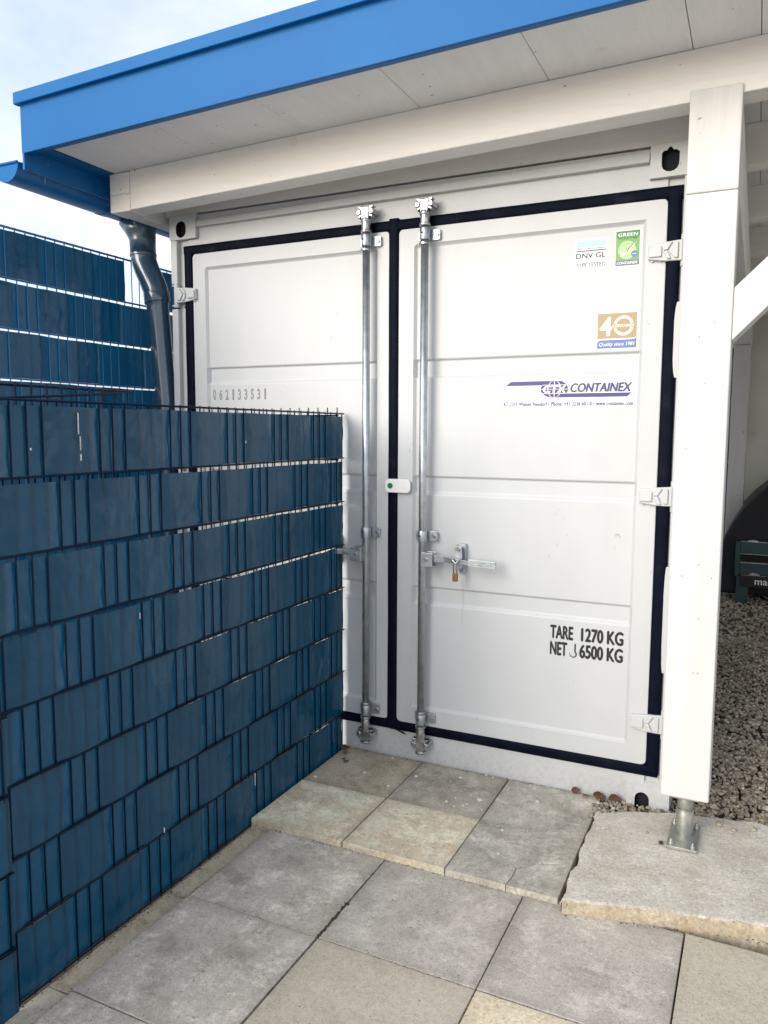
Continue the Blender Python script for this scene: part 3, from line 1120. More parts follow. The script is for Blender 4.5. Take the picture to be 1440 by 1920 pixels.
def make_door(x0, x1, fx0, fx1, label):
    d = empty("door", ((x0 + x1) / 2, .03, .21))
    d.parent = cont
    d.matrix_parent_inverse = WM[cont.name].inverted()
    d["label"] = label
    z0, z1 = .213, 2.400
    r = .022
    q = MB()
    # outer frame of the leaf (ring with rounded corners)
    n_ = 0
    out_ = rrect(x0, x1, z0, z1, r, 6)
    inn = [(min(max(x, fx0), fx1), min(max(z, ZB), ZT)) for x, z in out_]
    o_ = len(q.v)
    N = len(out_)
    vs_ = [(x, .011, z) for x, z in out_] + [(x, .011, z) for x, z in inn] + [(x, .055, z) for x, z in out_]
    fs = []
    for i in range(N):
        j = (i + 1) % N
        if (inn[i] == inn[j]):
            fs.append((i, j, N + i))
        else:
            fs.append((i, j, N + j, N + i))
        fs.append((j, i, 2 * N + i, 2 * N + j))
    q.add(vs_, fs)
    pr = door_profile()
    k = len(pr)
    # pressed field with sloping ends
    nx = 24
    vs_ = []
    for (z, y) in pr:
        for i in range(nx + 1):
            t_ = i / nx
            vs_.append((fx0 + .012 + (fx1 - fx0 - .024) * t_, y, z))
    fs = []
    for i in range(k - 1):
        for j in range(nx):
            a_ = i * (nx + 1) + j
            fs.append((a_ + nx + 1, a_ + nx + 2, a_ + 1, a_))
    q.add(vs_, fs)
    # side returns
    for xa, xb, flip in ((fx0, fx0 + .012, False), (fx1, fx1 - .012, True)):
        vs_ = [(xa, .011, z) for z, y in pr] + [(xb, y, z) for z, y in pr]
        fs = [(i + 1, k + i + 1, k + i, i) if not flip else (i, k + i, k + i + 1, i + 1) for i in range(k - 1)]
        q.add(vs_, fs)
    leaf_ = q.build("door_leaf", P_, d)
    q2 = leaf_.modifiers.new("bevel", 'BEVEL')
    q2.width = .0035; q2.segments = 2; q2.limit_method = 'ANGLE'; q2.angle_limit = radians(20)
    return d


door_l = make_door(.1305, 1.204, .205, 1.146, "left door leaf with a nine digit number in outlined figures")
door_r = make_door(1.248, 2.344, 1.320, 2.270, "right door leaf carrying four stickers and weight lettering")


# hinges ---------------------------------------------------------------
def hinge(zc, s, parent):
    fx = (lambda x: x) if s > 0 else (lambda x: Wc - x)     # drawn for the right side
    q = MB()
    yb, yf = .012, -.014
    pl_ = [(2.280, zc - .026), (2.345, zc - .036), (2.402, zc - .037), (2.402, zc + .038), (2.345, zc + .034), (2.280, zc + .026)]
    q.prism_y([(fx(x), z) for x, z in pl_], yf + .008, yb)
    rid = [[(2.284, zc - .020), (2.330, zc - .020), (2.330, zc + .018), (2.284, zc + .018)],
           [(2.335, zc - .003), (2.349, zc - .030), (2.364, zc - .030), (2.350, zc + .002)],
           [(2.335, zc + .002), (2.350, zc + .002), (2.368, zc + .031), (2.354, zc + .031)],
           [(2.354, zc + .001), (2.374, zc - .028), (2.388, zc - .028), (2.388, zc + .030), (2.374, zc + .030)]]
    for rr in rid:
        q.prism_y([(fx(x), z) for x, z in rr], yf, yf + .0085)
    q.build("hinge", P_, parent, .003)
    q = MB()
    q.tube([(fx(2.408), .010, zc - .058), (fx(2.408), .010, zc + .058)], .014, 14)
    for dz in (-.052, .046):
        q.box(*sorted((fx(2.396), fx(2.434))), .004, .034, zc + dz, zc + dz + .007)
    for dx in (2.295, 2.325):
        q.tube([(fx(dx), .010, zc - .030), (fx(dx), .003, zc - .030)], .006, 8)
    q.split("hinge_pin", P_, parent, .001)


for zc in (2.205, 1.292, .393):
    hinge(zc, 1, door_r)
    hinge(zc, -1, door_l)


# lock rods ---------------------------------------------------------------
def lock_rod(xc, side, label):
    rd = empty("lock_rod", (xc, -.03, .15))
    rd.parent = cont
    rd.matrix_parent_inverse = WM[cont.name].inverted()
    rd["label"] = label
    yc = -.030
    q = MB()
    q.tube([(xc, yc, .20), (xc, yc, 2.44)], .0165, 20)
    q.build("rod", "zinc", rd)
    # sleeves next to the cams
    q = MB()
    for z0, z1 in ((2.392, 2.452), (.155, .225)):
        q.tube([(xc, yc, z0), (xc, yc, z1)], .0205, 20)
    for z in (2.396, 2.318, .290, .222):
        q.tube([(xc, yc, z - .005), (xc, yc, z + .005)], .0245, 20)
    q.split("sleeve", "bright_steel", rd, .001)
    # cams with two claws, and the keepers they bite into
    for zc, up in ((2.475, 1), (.140, -1)):
        q = MB()
        q.hexa([(xc - .017, yc - .016, zc - .030), (xc + .017, yc - .016, zc - .030), (xc + .017, yc + .022, zc - .030), (xc - .017, yc + .022, zc - .030),
                (xc - .020, yc - .014, zc + .024), (xc + .020, yc - .014, zc + .024), (xc + .020, yc + .022, zc + .024), (xc - .020, yc + .022, zc + .024)])
        for s in (-1, 1):
            q.prism_y([(xc + s * .011, zc - .014), (xc + s * .027, zc - .020), (xc + s * .030, zc - .026), (xc + s * .035, zc - .014), (xc + s * .025, zc - .006),
                       (xc + s * .023, zc + .006), (xc + s * .028, zc + .015), (xc + s * .038, zc + .022), (xc + s * .035, zc + .029), (xc + s * .011, zc + .026)],
                      yc - .010, yc + .016)
        q.tube([(xc, yc, zc - .040), (xc, yc, zc - .028)], .0235, 16)
        q.build("cam", "bright_steel", rd, .0035)
        q = MB()
        for s in (-1, 1):
            cx_ = xc + s * .030
            q.prism_y([(cx_ - .009, zc - .010), (cx_ + .009, zc - .010), (cx_ + .012, zc + .004), (cx_ + .008, zc + .014), (cx_ - .008, zc + .014), (cx_ - .012, zc + .004)], yc - .018, .020)
        q.split("keeper", "bright_steel", rd, .004)
    # guide brackets
    for zc, wide in ((2.358, 1), (1.082, 0), (.258, 1)):
        q = MB()
        q.tube([(xc, yc, zc - .024), (xc, yc, zc + .024)], .0215, 20)
        xr = xc + .058
        q.prism_y(rrect(xc + .012, xr, zc - .022, zc + .022, .008), -.004, .0105)
        q.prism_y(rrect(xc - .040, xc - .010, zc - .020, zc + .020, .008), -.006, .0105)
        q.build("guide_bracket", "zinc", rd, .0015)
        q = MB()
        q.tube([(xc + .044, -.004, zc), (xc + .044, -.011, zc)], .0095, 6, smooth=False)
        q.tube([(xc + .044, -.010, zc), (xc + .044, -.013, zc)], .006, 10)
        q.tube([(xc - .030, -.006, zc), (xc - .030, -.012, zc)], .008, 6, smooth=False)
        q.split("bracket_bolt", "bright_steel", rd)
        q = MB()
        q.tube([(xc - .004, yc - .0208, zc + .003), (xc - .004, yc - .0222, zc + .003)], .0045, 10)
        q.split("rivet_hole", "black_hole", rd)
    # hub and swing handle
    zc = .986
    s = side
    f = lambda d_: xc + s * d_
    q = MB()
    x0, x1 = sorted((f(.008), f(.062)))
    q.prism_y(rrect(x0, x1, zc - .032, zc + .030, .006), -.068, -.060)
    q.prism_y(rrect(x0, x1, zc - .032, zc + .030, .006), -.020, -.012)
    q.box(*sorted((f(.008), f(.020))), -.0602, -.0198, zc - .032, zc + .030)
    q.build("handle_hub", "zinc", rd, .0015)
    q = MB()
    q.tube([(f(.034), -.066, zc), (f(.034), -.074, zc)], .0085, 12)
    q.build("pivot_bolt", "bright_steel", rd, .001)
    q = MB()
    path = [(.045, -.045, .004), (.11, -.047, .006), (.165, -.056, .001), (.235, -.062, -.002)]
    for i in range(len(path) - 1):
        a_, b_ = path[i], path[i + 1]
        h0, h1 = (.016, .013, .010, .009)[i], (.016, .013, .010, .009)[i + 1]
        q.hexa([(f(a_[0]), a_[1] - .006, zc + a_[2] - h0), (f(b_[0]), b_[1] - .006, zc + b_[2] - h1), (f(b_[0]), b_[1] + .006, zc + b_[2] - h1), (f(a_[0]), a_[1] + .006, zc + a_[2] - h0),
                (f(a_[0]), a_[1] - .006, zc + a_[2] + h0), (f(b_[0]), b_[1] - .006, zc + b_[2] + h1), (f(b_[0]), b_[1] + .006, zc + b_[2] + h1), (f(a_[0]), a_[1] + .006, zc + a_[2] + h0)])
    # knurled grip
    q.hexa([(f(.225), -.070, zc - .014), (f(.345), -.068, zc - .017), (f(.345), -.056, zc - .017), (f(.225), -.056, zc - .014),
            (f(.225), -.070, zc + .016), (f(.345), -.068, zc + .012), (f(.345), -.056, zc + .012), (f(.225), -.056, zc + .016)])
    for i in range(9):
        for k in range(2):
            xx = f(.238 + i * .0118 + (k * .005))
            q.tube([(xx - s * .004, -.0705, zc - .002 + k * .010 - .004), (xx + s * .004, -.0705, zc + .002 + k * .010 - .004)], .0018, 6)
    q.build("swing_handle", "galvanised" if False else "zinc", rd, .002)
    # retainer plate with catch
    q = MB()
    xa, xb = sorted((f(.146), f(.190)))
    q.prism_y(rrect(xa, xb, zc - .056, zc + .070, .007), -.001, .0235)
    xm = f(.168)
    q.prism_y([(xm - .014, zc + .060), (xm + .014, zc + .060), (xm + .017, zc + .010), (xm + .010, zc - .004), (xm - .012, zc - .004), (xm - .016, zc + .016)], -.034, -.024)
    q.prism_y([(xm - .012, zc - .010), (xm + .014, zc - .010), (xm + .013, zc - .034), (xm - .004, zc - .040), (xm - .012, zc - .030)], -.032, -.001)
    q.tube([(xm - .016, -.070, zc - .002), (xm - .010, -.076, zc + .010), (xm + .006, -.078, zc - .004), (xm + .020, -.070, zc + .012), (xm + .028, -.060, zc + .020)], .0042, 8)
    q.build("handle_catch", "zinc", rd, .0015)
    q = MB()
    q.tube([(xm, -.001, zc + .052), (xm, -.026, zc + .052)], .009, 10)
    q.tube([(xm, -.034, zc + .052), (xm, -.042, zc + .052)], .0105, 6, smooth=False)
    q.tube([(xm + .004, -.001, zc - .045), (xm + .004, -.009, zc - .045)], .0085, 6, smooth=False)
    q.split("catch_bolt", "bright_steel", rd)
    return rd


rod_l = lock_rod(1.111, -1, "left locking rod, its handle pointing behind the fence")
rod_r = lock_rod(1.3865, 1, "right locking rod, its padlocked handle pointing right")

# white customs-seal tab across the door joint
q = MB()
pts_ = rrect(1.197, 1.318, 1.266, 1.326, .018)
q.prism_y(pts_, -.010, -.002, 0)
q.tube([(1.222, -.010, 1.296), (1.222, -.0135, 1.296)], .0125, 18, 1)
q.build("door_tab", ["dull_white_plastic", "seal_green"], cont, .001)

# padlock
pk = empty("padlock", (1.5565, -.072, .90))
tag(pk, "small brass padlock hanging from the door handle catch", "padlock")
q = MB()
q.prism_y(rrect(1.5455, 1.5675, .904, .939, .004), -.079, -.065)
q.build("lock_body", "brass", pk, .002)
q = MB()
sh = [(1.5495, -.072, .938)] + [(1.5565 + .0075 * cos(radians(a)), -.072, .990 + .0105 * sin(radians(a))) for a in range(180, -1, -20)] + [(1.564, -.072, .938)]
q.tube(sh, .0028, 8)
q.build("shackle", "bright_steel", pk)

# stickers ---------------------------------------------------------------
Y0 = .0236
dy = .00025
q = MB()
q.rect(1.715, 2.253, 1.631, 1.752, Y0, 0, .004)
q.flat([(1.731, 1.7235), (1.756, 1.741), (1.925, 1.741), (1.905, 1.7235)], Y0 - dy, 1)
ell = [(1.935 + .056 * cos(2 * pi * i / 40), 1.7075 + .0345 * sin(2 * pi * i / 40)) for i in range(40)]
q.flat(ell, Y0 - 2 * dy, 1)
q.flat([(1.93, 1.742), (1.93, 1.7235), (1.97, 1.70), (1.991, 1.7075), (1.984, 1.727), (1.965, 1.740)], Y0 - dy, 1)
q.flat([(1.945, 1.690), (2.236, 1.690), (2.220, 1.674), (1.93, 1.674)], Y0 - dy, 1)
# meridians and parallels of the globe
for rx_ in (.002, .026):
    for i in range(20):
        a0, a1 = pi * i / 20 - pi / 2, pi * (i + 1) / 20 - pi / 2
        for s in ((-1, 1) if rx_ > .01 else (1,)):
            w_ = .0013
            p0 = (1.935 + s * rx_ * cos(a0) * (1 if rx_ > .01 else 0), 1.7075 + .0345 * sin(a0))
            p1 = (1.935 + s * rx_ * cos(a1) * (1 if rx_ > .01 else 0), 1.7075 + .0345 * sin(a1))
            q.add([(p0[0] - w_, Y0 - 3 * dy, p0[1]), (p0[0] + w_, Y0 - 3 * dy, p0[1]), (p1[0] + w_, Y0 - 3 * dy, p1[1]), (p1[0] - w_, Y0 - 3 * dy, p1[1])], [(0, 1, 2, 3)], 0)
for zz in (1.7075, 1.7245, 1.6905):
    hw = .056 * (1 - ((zz - 1.7075) / .0345) ** 2) ** .5
    q.rect(1.935 - hw, 1.935 + hw, zz - .0010, zz + .0010, Y0 - 3.2 * dy, 0)
add_text(q, "CTX", 1.889, 1.983, 1.6925, 1.7225, Y0 - 4.2 * dy, 0, bold=.045, shear=.12)
add_text(q, "CONTAINEX", 1.999, 2.238, 1.693, 1.730, Y0 - 2 * dy, 1, bold=.055, shear=.22)
add_text(q, "AT-2355 Wiener Neudorf • Phone: +43 2236 601-0 • www.containex.com", 1.7235, 2.243, 1.640, 1.6575, Y0 - dy, 1, bold=.045, space=1.05)
q.build("sticker", ["sticker_cream", "print_navy"], door_r)["label"] = "wide cream sticker with blue globe logo and company address"

q = MB()
q.rect(1.997, 2.130, 2.165, 2.285, Y0, 0, .010)
q.rect(2.008, 2.121, 2.253, 2.276, Y0 - dy, 1)
q.rect(2.008, 2.121, 2.2455, 2.2478, Y0 - dy, 4)
q.rect(2.008, 2.121, 2.2365, 2.2410, Y0 - dy, 2)
add_text(q, "DNV·GL", 2.0075, 2.1205, 2.210, 2.230, Y0 - dy, 3, bold=.028, space=1.08)
add_text(q, "TYPE TESTED", 2.0075, 2.1205, 2.1775, 2.1935, Y0 - dy, 4, bold=.020)
q.build("sticker", ["sticker_white", "print_sky", "print_navy", "print_black", "print_grey"], door_r)["label"] = "white certification sticker with pale blue and navy stripes"

q = MB()
q.rect(2.155, 2.249, 2.168, 2.302, Y0, 0)
q.rect(2.158, 2.246, 2.276, 2.2995, Y0 - dy, 1)
q.rect(2.158, 2.246, 2.190, 2.276, Y0 - dy, 2)
q.flat(oval(2.200, 2.228, .066, .068), Y0 - 1.6 * dy, 3)
q.rect(2.158, 2.246, 2.1705, 2.190, Y0 - 1.2 * dy, 4)
add_text(q, "GREEN", 2.166, 2.238, 2.2790, 2.2915, Y0 - 2 * dy, 0, bold=.03, space=1.1)
add_text(q, "technology", 2.166, 2.238, 2.2675, 2.2765, Y0 - 2 * dy, 5, bold=.015, space=1.08)
add_text(q, "CONTAINEX", 2.163, 2.241, 2.1755, 2.1855, Y0 - 2 * dy, 0, bold=.03, shear=.2)
# box outline and tick
for p0, p1 in [((2.172, 2.245), (2.172, 2.212)), ((2.172, 2.245), (2.198, 2.252)), ((2.198, 2.252), (2.228, 2.247)), ((2.228, 2.247), (2.228, 2.214)),
               ((2.172, 2.212), (2.196, 2.204)), ((2.196, 2.204), (2.228, 2.214)), ((2.198, 2.252), (2.198, 2.225))]:
    dx_, dz_ = p1[0] - p0[0], p1[1] - p0[1]
    ln = (dx_ ** 2 + dz_ ** 2) ** .5
    nx_, nz_ = -dz_ / ln * .0007, dx_ / ln * .0007
    q.flat([(p0[0] - nx_, p0[1] - nz_), (p1[0] - nx_, p1[1] - nz_), (p1[0] + nx_, p1[1] + nz_), (p0[0] + nx_, p0[1] + nz_)], Y0 - 2.2 * dy, 2)
q.flat([(2.171, 2.223), (2.186, 2.199), (2.190, 2.199), (2.237, 2.261), (2.190, 2.213), (2.186, 2.211), (2.175, 2.225)], Y0 - 2.8 * dy, 0)
q.flat([(2.189, 2.1985), (2.1905, 2.1985), (2.210, 2.236), (2.237, 2.262), (2.208, 2.238)], Y0 - 3.2 * dy, 5)
q.flat([(2.228 + .0125 * cos(2 * pi * i / 20), 2.212 + .0125 * sin(2 * pi * i / 20)) for i in range(20)], Y0 - 3.4 * dy, 6)
add_text(q, "2021", 2.2195, 2.2365, 2.2095, 2.2148, Y0 - 4 * dy, 0, bold=.02) if False else q.rect(2.2205, 2.2355, 2.2105, 2.2138, Y0 - 4 * dy, 3)
q.build("sticker", ["sticker_white", "print_green", "print_lime", "print_pale_lime", "print_slate", "print_black", "print_blue"], door_r)["label"] = "green upright sticker with a white tick and a container drawing"

q = MB()
q.rect(2.096, 2.249, 1.858, 1.997, Y0, 0)
q.rect(2.0985, 2.2465, 1.898, 1.9945, Y0 - dy, 1)
q.flat([(2.0985, 1.8605), (2.2465, 1.8605), (2.2465, 1.902), (2.240, 1.8950), (2.228, 1.8930), (2.112, 1.8930), (2.103, 1.889), (2.0985, 1.880)], Y0 - 2 * dy, 2)
q.flat([(2.103, 1.8925), (2.228, 1.8925), (2.240, 1.8945), (2.2455, 1.902), (2.238, 1.8980), (2.228, 1.8955), (2.0985, 1.8955)], Y0 - 2.4 * dy, 0)
add_text(q, "4", 2.107, 2.154, 1.908, 1.981, Y0 - 2 * dy, 0, bold=.03)
N = 48
for i in range(N):
    a0, a1 = 2 * pi * i / N, 2 * pi * (i + 1) / N
    zm = 1.9455 + .034 * sin((a0 + a1) / 2)
    if abs(zm - 1.9455) < .0105:
        continue
    ro, ri = .0375, .0275
    q.flat([(2.197 + ri * cos(a0), 1.9455 + ri * sin(a0)), (2.197 + ro * cos(a0), 1.9455 + ro * sin(a0)),
            (2.197 + ro * cos(a1), 1.9455 + ro * sin(a1)), (2.197 + ri * cos(a1), 1.9455 + ri * sin(a1))], Y0 - 2 * dy, 0)
add_text(q, "CONTAINEX", 2.156, 2.238, 1.9400, 1.9510, Y0 - 2.6 * dy, 0, bold=.03, shear=.18)
add_text(q, "Quality since 1981", 2.106, 2.240, 1.8655, 1.8835, Y0 - 3 * dy, 0, bold=.012, shear=.28)
q.build("sticker", ["sticker_white", "print_gold", "print_blue"], door_r)["label"] = "gold anniversary sticker with a large white 40 over a blue band"

q = MB()
add_text(q, "TARE", 1.944, 2.040, .683, .741, Y0 - dy, 0, bold=.055)
add_text(q, "1270 KG", 2.071, 2.240, .683, .741, Y0 - dy, 0, bold=.055)
add_text(q, "NET", 1.945, 2.017, .613, .672, Y0 - dy, 0, bold=.055)
add_text(q, "6500 KG", 2.066, 2.240, .613, .672, Y0 - dy, 0, bold=.055)
# crane hook
q.rect(2.0455, 2.0525, .637, .671, Y0 - dy, 1)
for i in range(26):
    t0, t1 = i / 26, (i + 1) / 26
    a0, a1 = radians(62 - 262 * t0), radians(62 - 262 * t1)
    w0, w1 = .0068 - .0052 * t0 ** 2, .0068 - .0052 * t1 ** 2
    ro = .0155
    q.flat([(2.042 + (ro - w0) * cos(a0), .6265 + (ro - w0) * sin(a0)), (2.042 + ro * cos(a0), .6265 + ro * sin(a0)),
            (2.042 + ro * cos(a1), .6265 + ro * sin(a1)), (2.042 + (ro - w1) * cos(a1), .6265 + (ro - w1) * sin(a1))], Y0 - dy, 1)
q.build("lettering", ["print_black", "print_grey", "print_white"], door_r)["label"] = "black condensed weight lettering in two lines"

q = MB()
for i, ch in enumerate("062133531"):
    w_ = .0175 if ch != "1" else .0085
    xc_ = .2415 + i * .0375
    add_text(q, ch, xc_ - w_ / 2, xc_ + w_ / 2, 1.687, 1.737, Y0 + .0002, 0, outline=(.021 if ch != '1' else .026))
q.build("serial_number", "print_black", door_l)["label"] = "nine digit number 062133531 in outlined figures"

# ------------------------------------------------------------------ canopy (timber roof with blue edge)
can = empty("canopy", (2.51, -.20, .05))
tag(can, "white timber canopy roof with a blue sheet metal edge on a square post", "canopy")
SL = .0228                          # roof fall to the left
zt = lambda x: 2.732 + SL * x       # top of rafters / underside of boards
zb_ = lambda x: 2.557 + .0265 * x
XR, YB = 5.4, 5.7


def rafter(y0, y1, x0, x1, name):
    q = MB()
    n_ = 1
    q.hexa([(x0, y0, zb_(x0)), (x1, y0, zb_(x1)), (x1, y1, zb_(x1)), (x0, y1, zb_(x0)),
            (x0, y0, zt(x0)), (x1, y0, zt(x1)), (x1, y1, zt(x1)), (x0, y1, zt(x0))])
    return q.build(name, "white_timber_across", can, .004)


rafter(-.265, -.155, -.0005, XR, "front_beam")["label"] = "front edge beam carried by the post"
# spliced-in end block of the beam: two pieces
q = MB()
xm_ = -.002
for z0, z1 in ((2.5535, 2.6325), (2.6335, 2.7285)):
    q.box(-.122, xm_, -.2652, -.156, z0, z1)
q.build("beam_end_block", "white_timber_across", can, .002)
for y in (.50, 1.40, 2.30, 3.20, 4.10, 5.0):
    rafter(y, y + .10, .02, XR, "rafter")

# boards of the roof deck, running front to back
bx = [-.095, .452, .950, 1.460, 1.955, 2.432, 2.634, 3.13, 3.63, 4.13, 4.63, 5.13, 5.40]
for i in range(len(bx) - 1):
    x0, x1 = bx[i] + .0012, bx[i + 1] - .0012
    q = MB()
    dz = random.uniform(0, .0015)
    q.hexa([(x0, -.640, zt(x0) + dz), (x1, -.640, zt(x1) + dz), (x1, YB, zt(x1) + dz), (x0, YB, zt(x0) + dz),
            (x0, -.640, zt(x0) + .022), (x1, -.640, zt(x1) + .022), (x1, YB, zt(x1) + .022), (x0, YB, zt(x0) + .022)])
    q.build("soffit_board", "white_board", can, .0015)
q = MB()
q.hexa([(-.18, -.66, zt(-.18) + .026), (XR, -.66, zt(XR) + .026), (XR, YB, zt(XR) + .026), (-.18, YB, zt(-.18) + .026),
        (-.18, -.66, zt(-.18) + .19), (XR, -.66, zt(XR) + .19), (XR, YB, zt(XR) + .19), (-.18, YB, zt(-.18) + .19)])
q.build("roof_cover", "blue_gutter", can)

# blue fascia: folded sheet swept along x
fz = lambda x: 2.7165 + .0275 * x
prof = [(-.640, .006), (-.645, -.0005), (-.672, -.004), (-.685, -.004), (-.6855, .000), (-.6855, .186), (-.6870, .190), (-.706, .190), (-.7075, .193),
        (-.7075, .236), (-.704, .239), (-.60, .243), (-.60, .20), (-.66, .19), (-.66, .03), (-.64, .03)]
q = MB()
k = len(prof)
stn = [-.2015, 0.0, .5, 1.0, 1.5, 2.0, 2.6, 3.3, 4.2, 5.42]
vs_ = [(x - (.014 if (i == 0 and 6 <= j <= 11) else 0), y, fz(x) + dz) for i, x in enumerate(stn) for j, (y, dz) in enumerate(prof)]
fs = []
for i in range(len(stn) - 1):
    for j in range(k):
        j2 = (j + 1) % k
        fs.append((i * k + j, i * k + j2, (i + 1) * k + j2, (i + 1) * k + j))
fs.append(tuple(range(k - 1, -1, -1)))
fs.append(tuple((len(stn) - 1) * k + j for j in range(k)))
q.add(vs_, fs)
q.build("fascia", "blue_sheet", can, .0012)

# eaves on the left: flashing, underside strip, half-round gutter
q = MB()
q.box(-.2005, -.190, -.6845, YB, 2.640, 2.900)
q.box(-.1898, -.0975, -.640, YB, 2.7265, 2.7285)
q.build("eaves_flashing", "blue_gutter", can, .001)
q = MB()
rg = .075
gcx, gcz = -.2925, 2.672
sec = [(gcx + rg * cos(radians(a)), gcz + rg * sin(radians(a))) for a in range(180, 361, 12)]
inn_ = [(gcx + (rg - .003) * cos(radians(a)), gcz + (rg - .003) * sin(radians(a))) for a in range(360, 179, -12)]
ring = sec + inn_
k = len(ring)
st_ = [-.690, 0.5, 2.0, 4.0, YB]
drop = lambda y: -.004 * (y + .69)
q.add([(x, y, z + drop(y)) for y in st_ for x, z in ring],
      [(i * k + j, i * k + (j + 1) % k, (i + 1) * k + (j + 1) % k, (i + 1) * k + j) for i in range(len(st_) - 1) for j in range(k)][::1], 0, True)
q.build("gutter", "blue_gutter", can)
q = MB()
q.prism_y(sec, -.6945, -.6905)
q.tube([(gcx - rg - .006, -.697, gcz + .002), (gcx + rg, -.697, gcz + .002)], .006, 10)
q.build("gutter_end", "blue_sheet", can, .001)
q = MB()
q.tube([(gcx - rg - .004, -.69, gcz), (gcx - rg - .004, YB, gcz - .025)], .010, 10)
q.tube([(gcx + rg + .002, -.69, gcz), (gcx + rg + .002, YB, gcz - .025)], .0035, 8)
q.split("gutter_bead", "blue_gutter", can)
# joint sleeve of the gutter
q = MB()
sec2 = [(gcx + (rg + .004) * cos(radians(a)), gcz - .001 + (rg + .004) * sin(radians(a))) for a in range(186, 355, 12)]
k = len(sec2)
q.add([(x, y, z) for y in (-.16, -.115) for x, z in sec2], [(j, j + 1, k + j + 1, k + j) for j in range(k - 1)], 0, True)
q.build("gutter_joint", "blue_gutter", can)
# bracket strap on the flashing
q = MB()
q.tube([(-.19, -.56, 2.70), (-.196, -.56, 2.66), (-.217, -.556, 2.645), (-.22, -.552, 2.62)], .0022, 6)
q.build("gutter_strap", "zinc", can)

# downspout: funnel, bends, pipe
dsp = [(-.240, .05, 2.60), (-.228, .05, 2.545), (-.219, .05, 2.505), (-.218, .05, 2.44), (-.212, .05, 2.40), (-.196, .05, 2.36), (-.160, .05, 2.29), (-.142, .05, 2.25),
       (-.133, .05, 2.21), (-.128, .05, 2.16), (-.089, .05, 1.68), (-.085, .05, 1.50), (-.085, .05, 0.0)]
rad = [.100, .074, .066, .0645, .0635, .0635, .0635, .0635, .0630, .0555, .0535, .0530, .0530]
q = MB()
q.tube(dsp[:4], rad[:4], 28)
q.build("gutter_outlet", "pipe_metal", can)
q = MB()
pp = [Vector(p) for p in dsp[3:]]
rr = rad[3:]
fine, fr = [], []
for i in range(len(pp) - 1):
    for s in range(4):
        t_ = s / 4
        fine.append(pp[i].lerp(pp[i + 1], t_)); fr.append(rr[i] * (1 - t_) + rr[i + 1] * t_)
fine.append(pp[-1]); fr.append(rr[-1])
q.tube(fine, fr, 28)
q.build("downspout", "pipe_metal", can)
q = MB()
for (a_, b_, r_) in ((dsp[3], (-.2175, .05, 2.425), .0675), ((-.1375, .05, 2.235), (-.130, .05, 2.185), .0660)):
    q.tube([a_, b_], r_, 28)
q.build("pipe_collar", "pipe_metal", can, .002)

# eaves plate on the left and top plate on the posts
q = MB(); q.box(-.1205, -.050, -.1548, YB, 2.556, 2.724); q.build("eaves_beam", "white_timber_deep", can, .004)
q = MB(); q.box(2.4455, 2.590, -.1195, YB, 2.345, 2.6175); q.build("top_plate", "white_timber_deep", can, .004)

# closing boards above the container
for x0, x1, nm in ((-.045, .1375, 0), (.1405, 2.44, 1)):
    q = MB()
    q.hexa([(x0, .024, 2.596), (x1, .024, 2.596), (x1, .046, 2.596), (x0, .046, 2.596),
            (x0, .024, zt(x0) - .001), (x1, .024, zt(x1) - .001), (x1, .046, zt(x1) - .001), (x0, .046, zt(x0) - .001)])
    q.build("closing_board", "white_timber_across", can, .002)

# post: two lengths butted, half-lapped over the beam
q = MB()
q.box(2.4295, 2.5900, -.2805, -.1200, .238, 2.3225)
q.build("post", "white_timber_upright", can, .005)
q = MB()
yz = [(-.2800, 2.3240), (-.1205, 2.3240), (-.1205, 2.6215), (-.2658, 2.6215), (-.2658, 2.6525), (-.2800, 2.6525)]
q.add([(x, y, z) for x in (2.4297, 2.5897) for y, z in yz],
      [(5, 4, 3, 0), (3, 2, 1, 0), (6, 9, 10, 11), (6, 7, 8, 9)] + [(i, (i + 1) % 6, (i + 1) % 6 + 6, i + 6) for i in range(6)])
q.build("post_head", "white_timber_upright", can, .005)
# screws in the post
q = MB()
for (x, z) in ((2.492, 1.855), (2.520, .70), (2.535, .702), (2.47, 1.04), (2.565, 1.04)):
    q.tube([(x, -.2795, z), (x, -.2812, z)], .0075, 12, 0)
    q.tube([(x, -.2811, z), (x, -.2815, z)], .0022, 8, 1)
q.split("screw_head", ["white_timber_upright", "dark_bolt"], can)
# post brace
q = MB()
A = (2.5905, 1.838); B = (2.5905, 2.010)
dx = 0.64
q.prism_y([A, (A[0] + dx + .13, A[1] + (dx + .13) * 1.03), (B[0] + dx - .02, 2.6195), B], -.2740, -.155)
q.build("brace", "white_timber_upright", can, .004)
# steel foot
ft = MB()
ft.box(2.461, 2.562, -.338, -.150, .0735, .0835)
fo = ft.build("post_foot", "galvanised", can, .001)
q = MB()
q.tube([(2.511, -.213, .0825), (2.511, -.213, .172)], .0305, 24)
q.tube([(2.511, -.213, .1722), (2.511, -.213, .2305)], .0255, 24)
q.build("foot_tube", "galvanised", fo, .001)
q = MB(); q.tube([(2.511, -.213, .1705), (2.511, -.213, .1755)], .0318, 24); q.build("tube_ring", "galvanised", fo, .001)
q = MB(); q.box(2.462, 2.558, -.270, -.140, .2310, .2378); q.build("head_plate", "galvanised", fo, .001)
for (x, y) in ((2.474, -.164), (2.549, -.166), (2.475, -.321), (2.547, -.325)):
    q = MB()
    q.tube([(x, y, .0836), (x, y, .086), (x, y, .0861), (x, y, .094), (x, y, .0941), (x, y, .104)], [.0105, .0105, .008, .008, .0045, .0042], 12)
    q.build("anchor_bolt", "galvanised", fo, .0006)
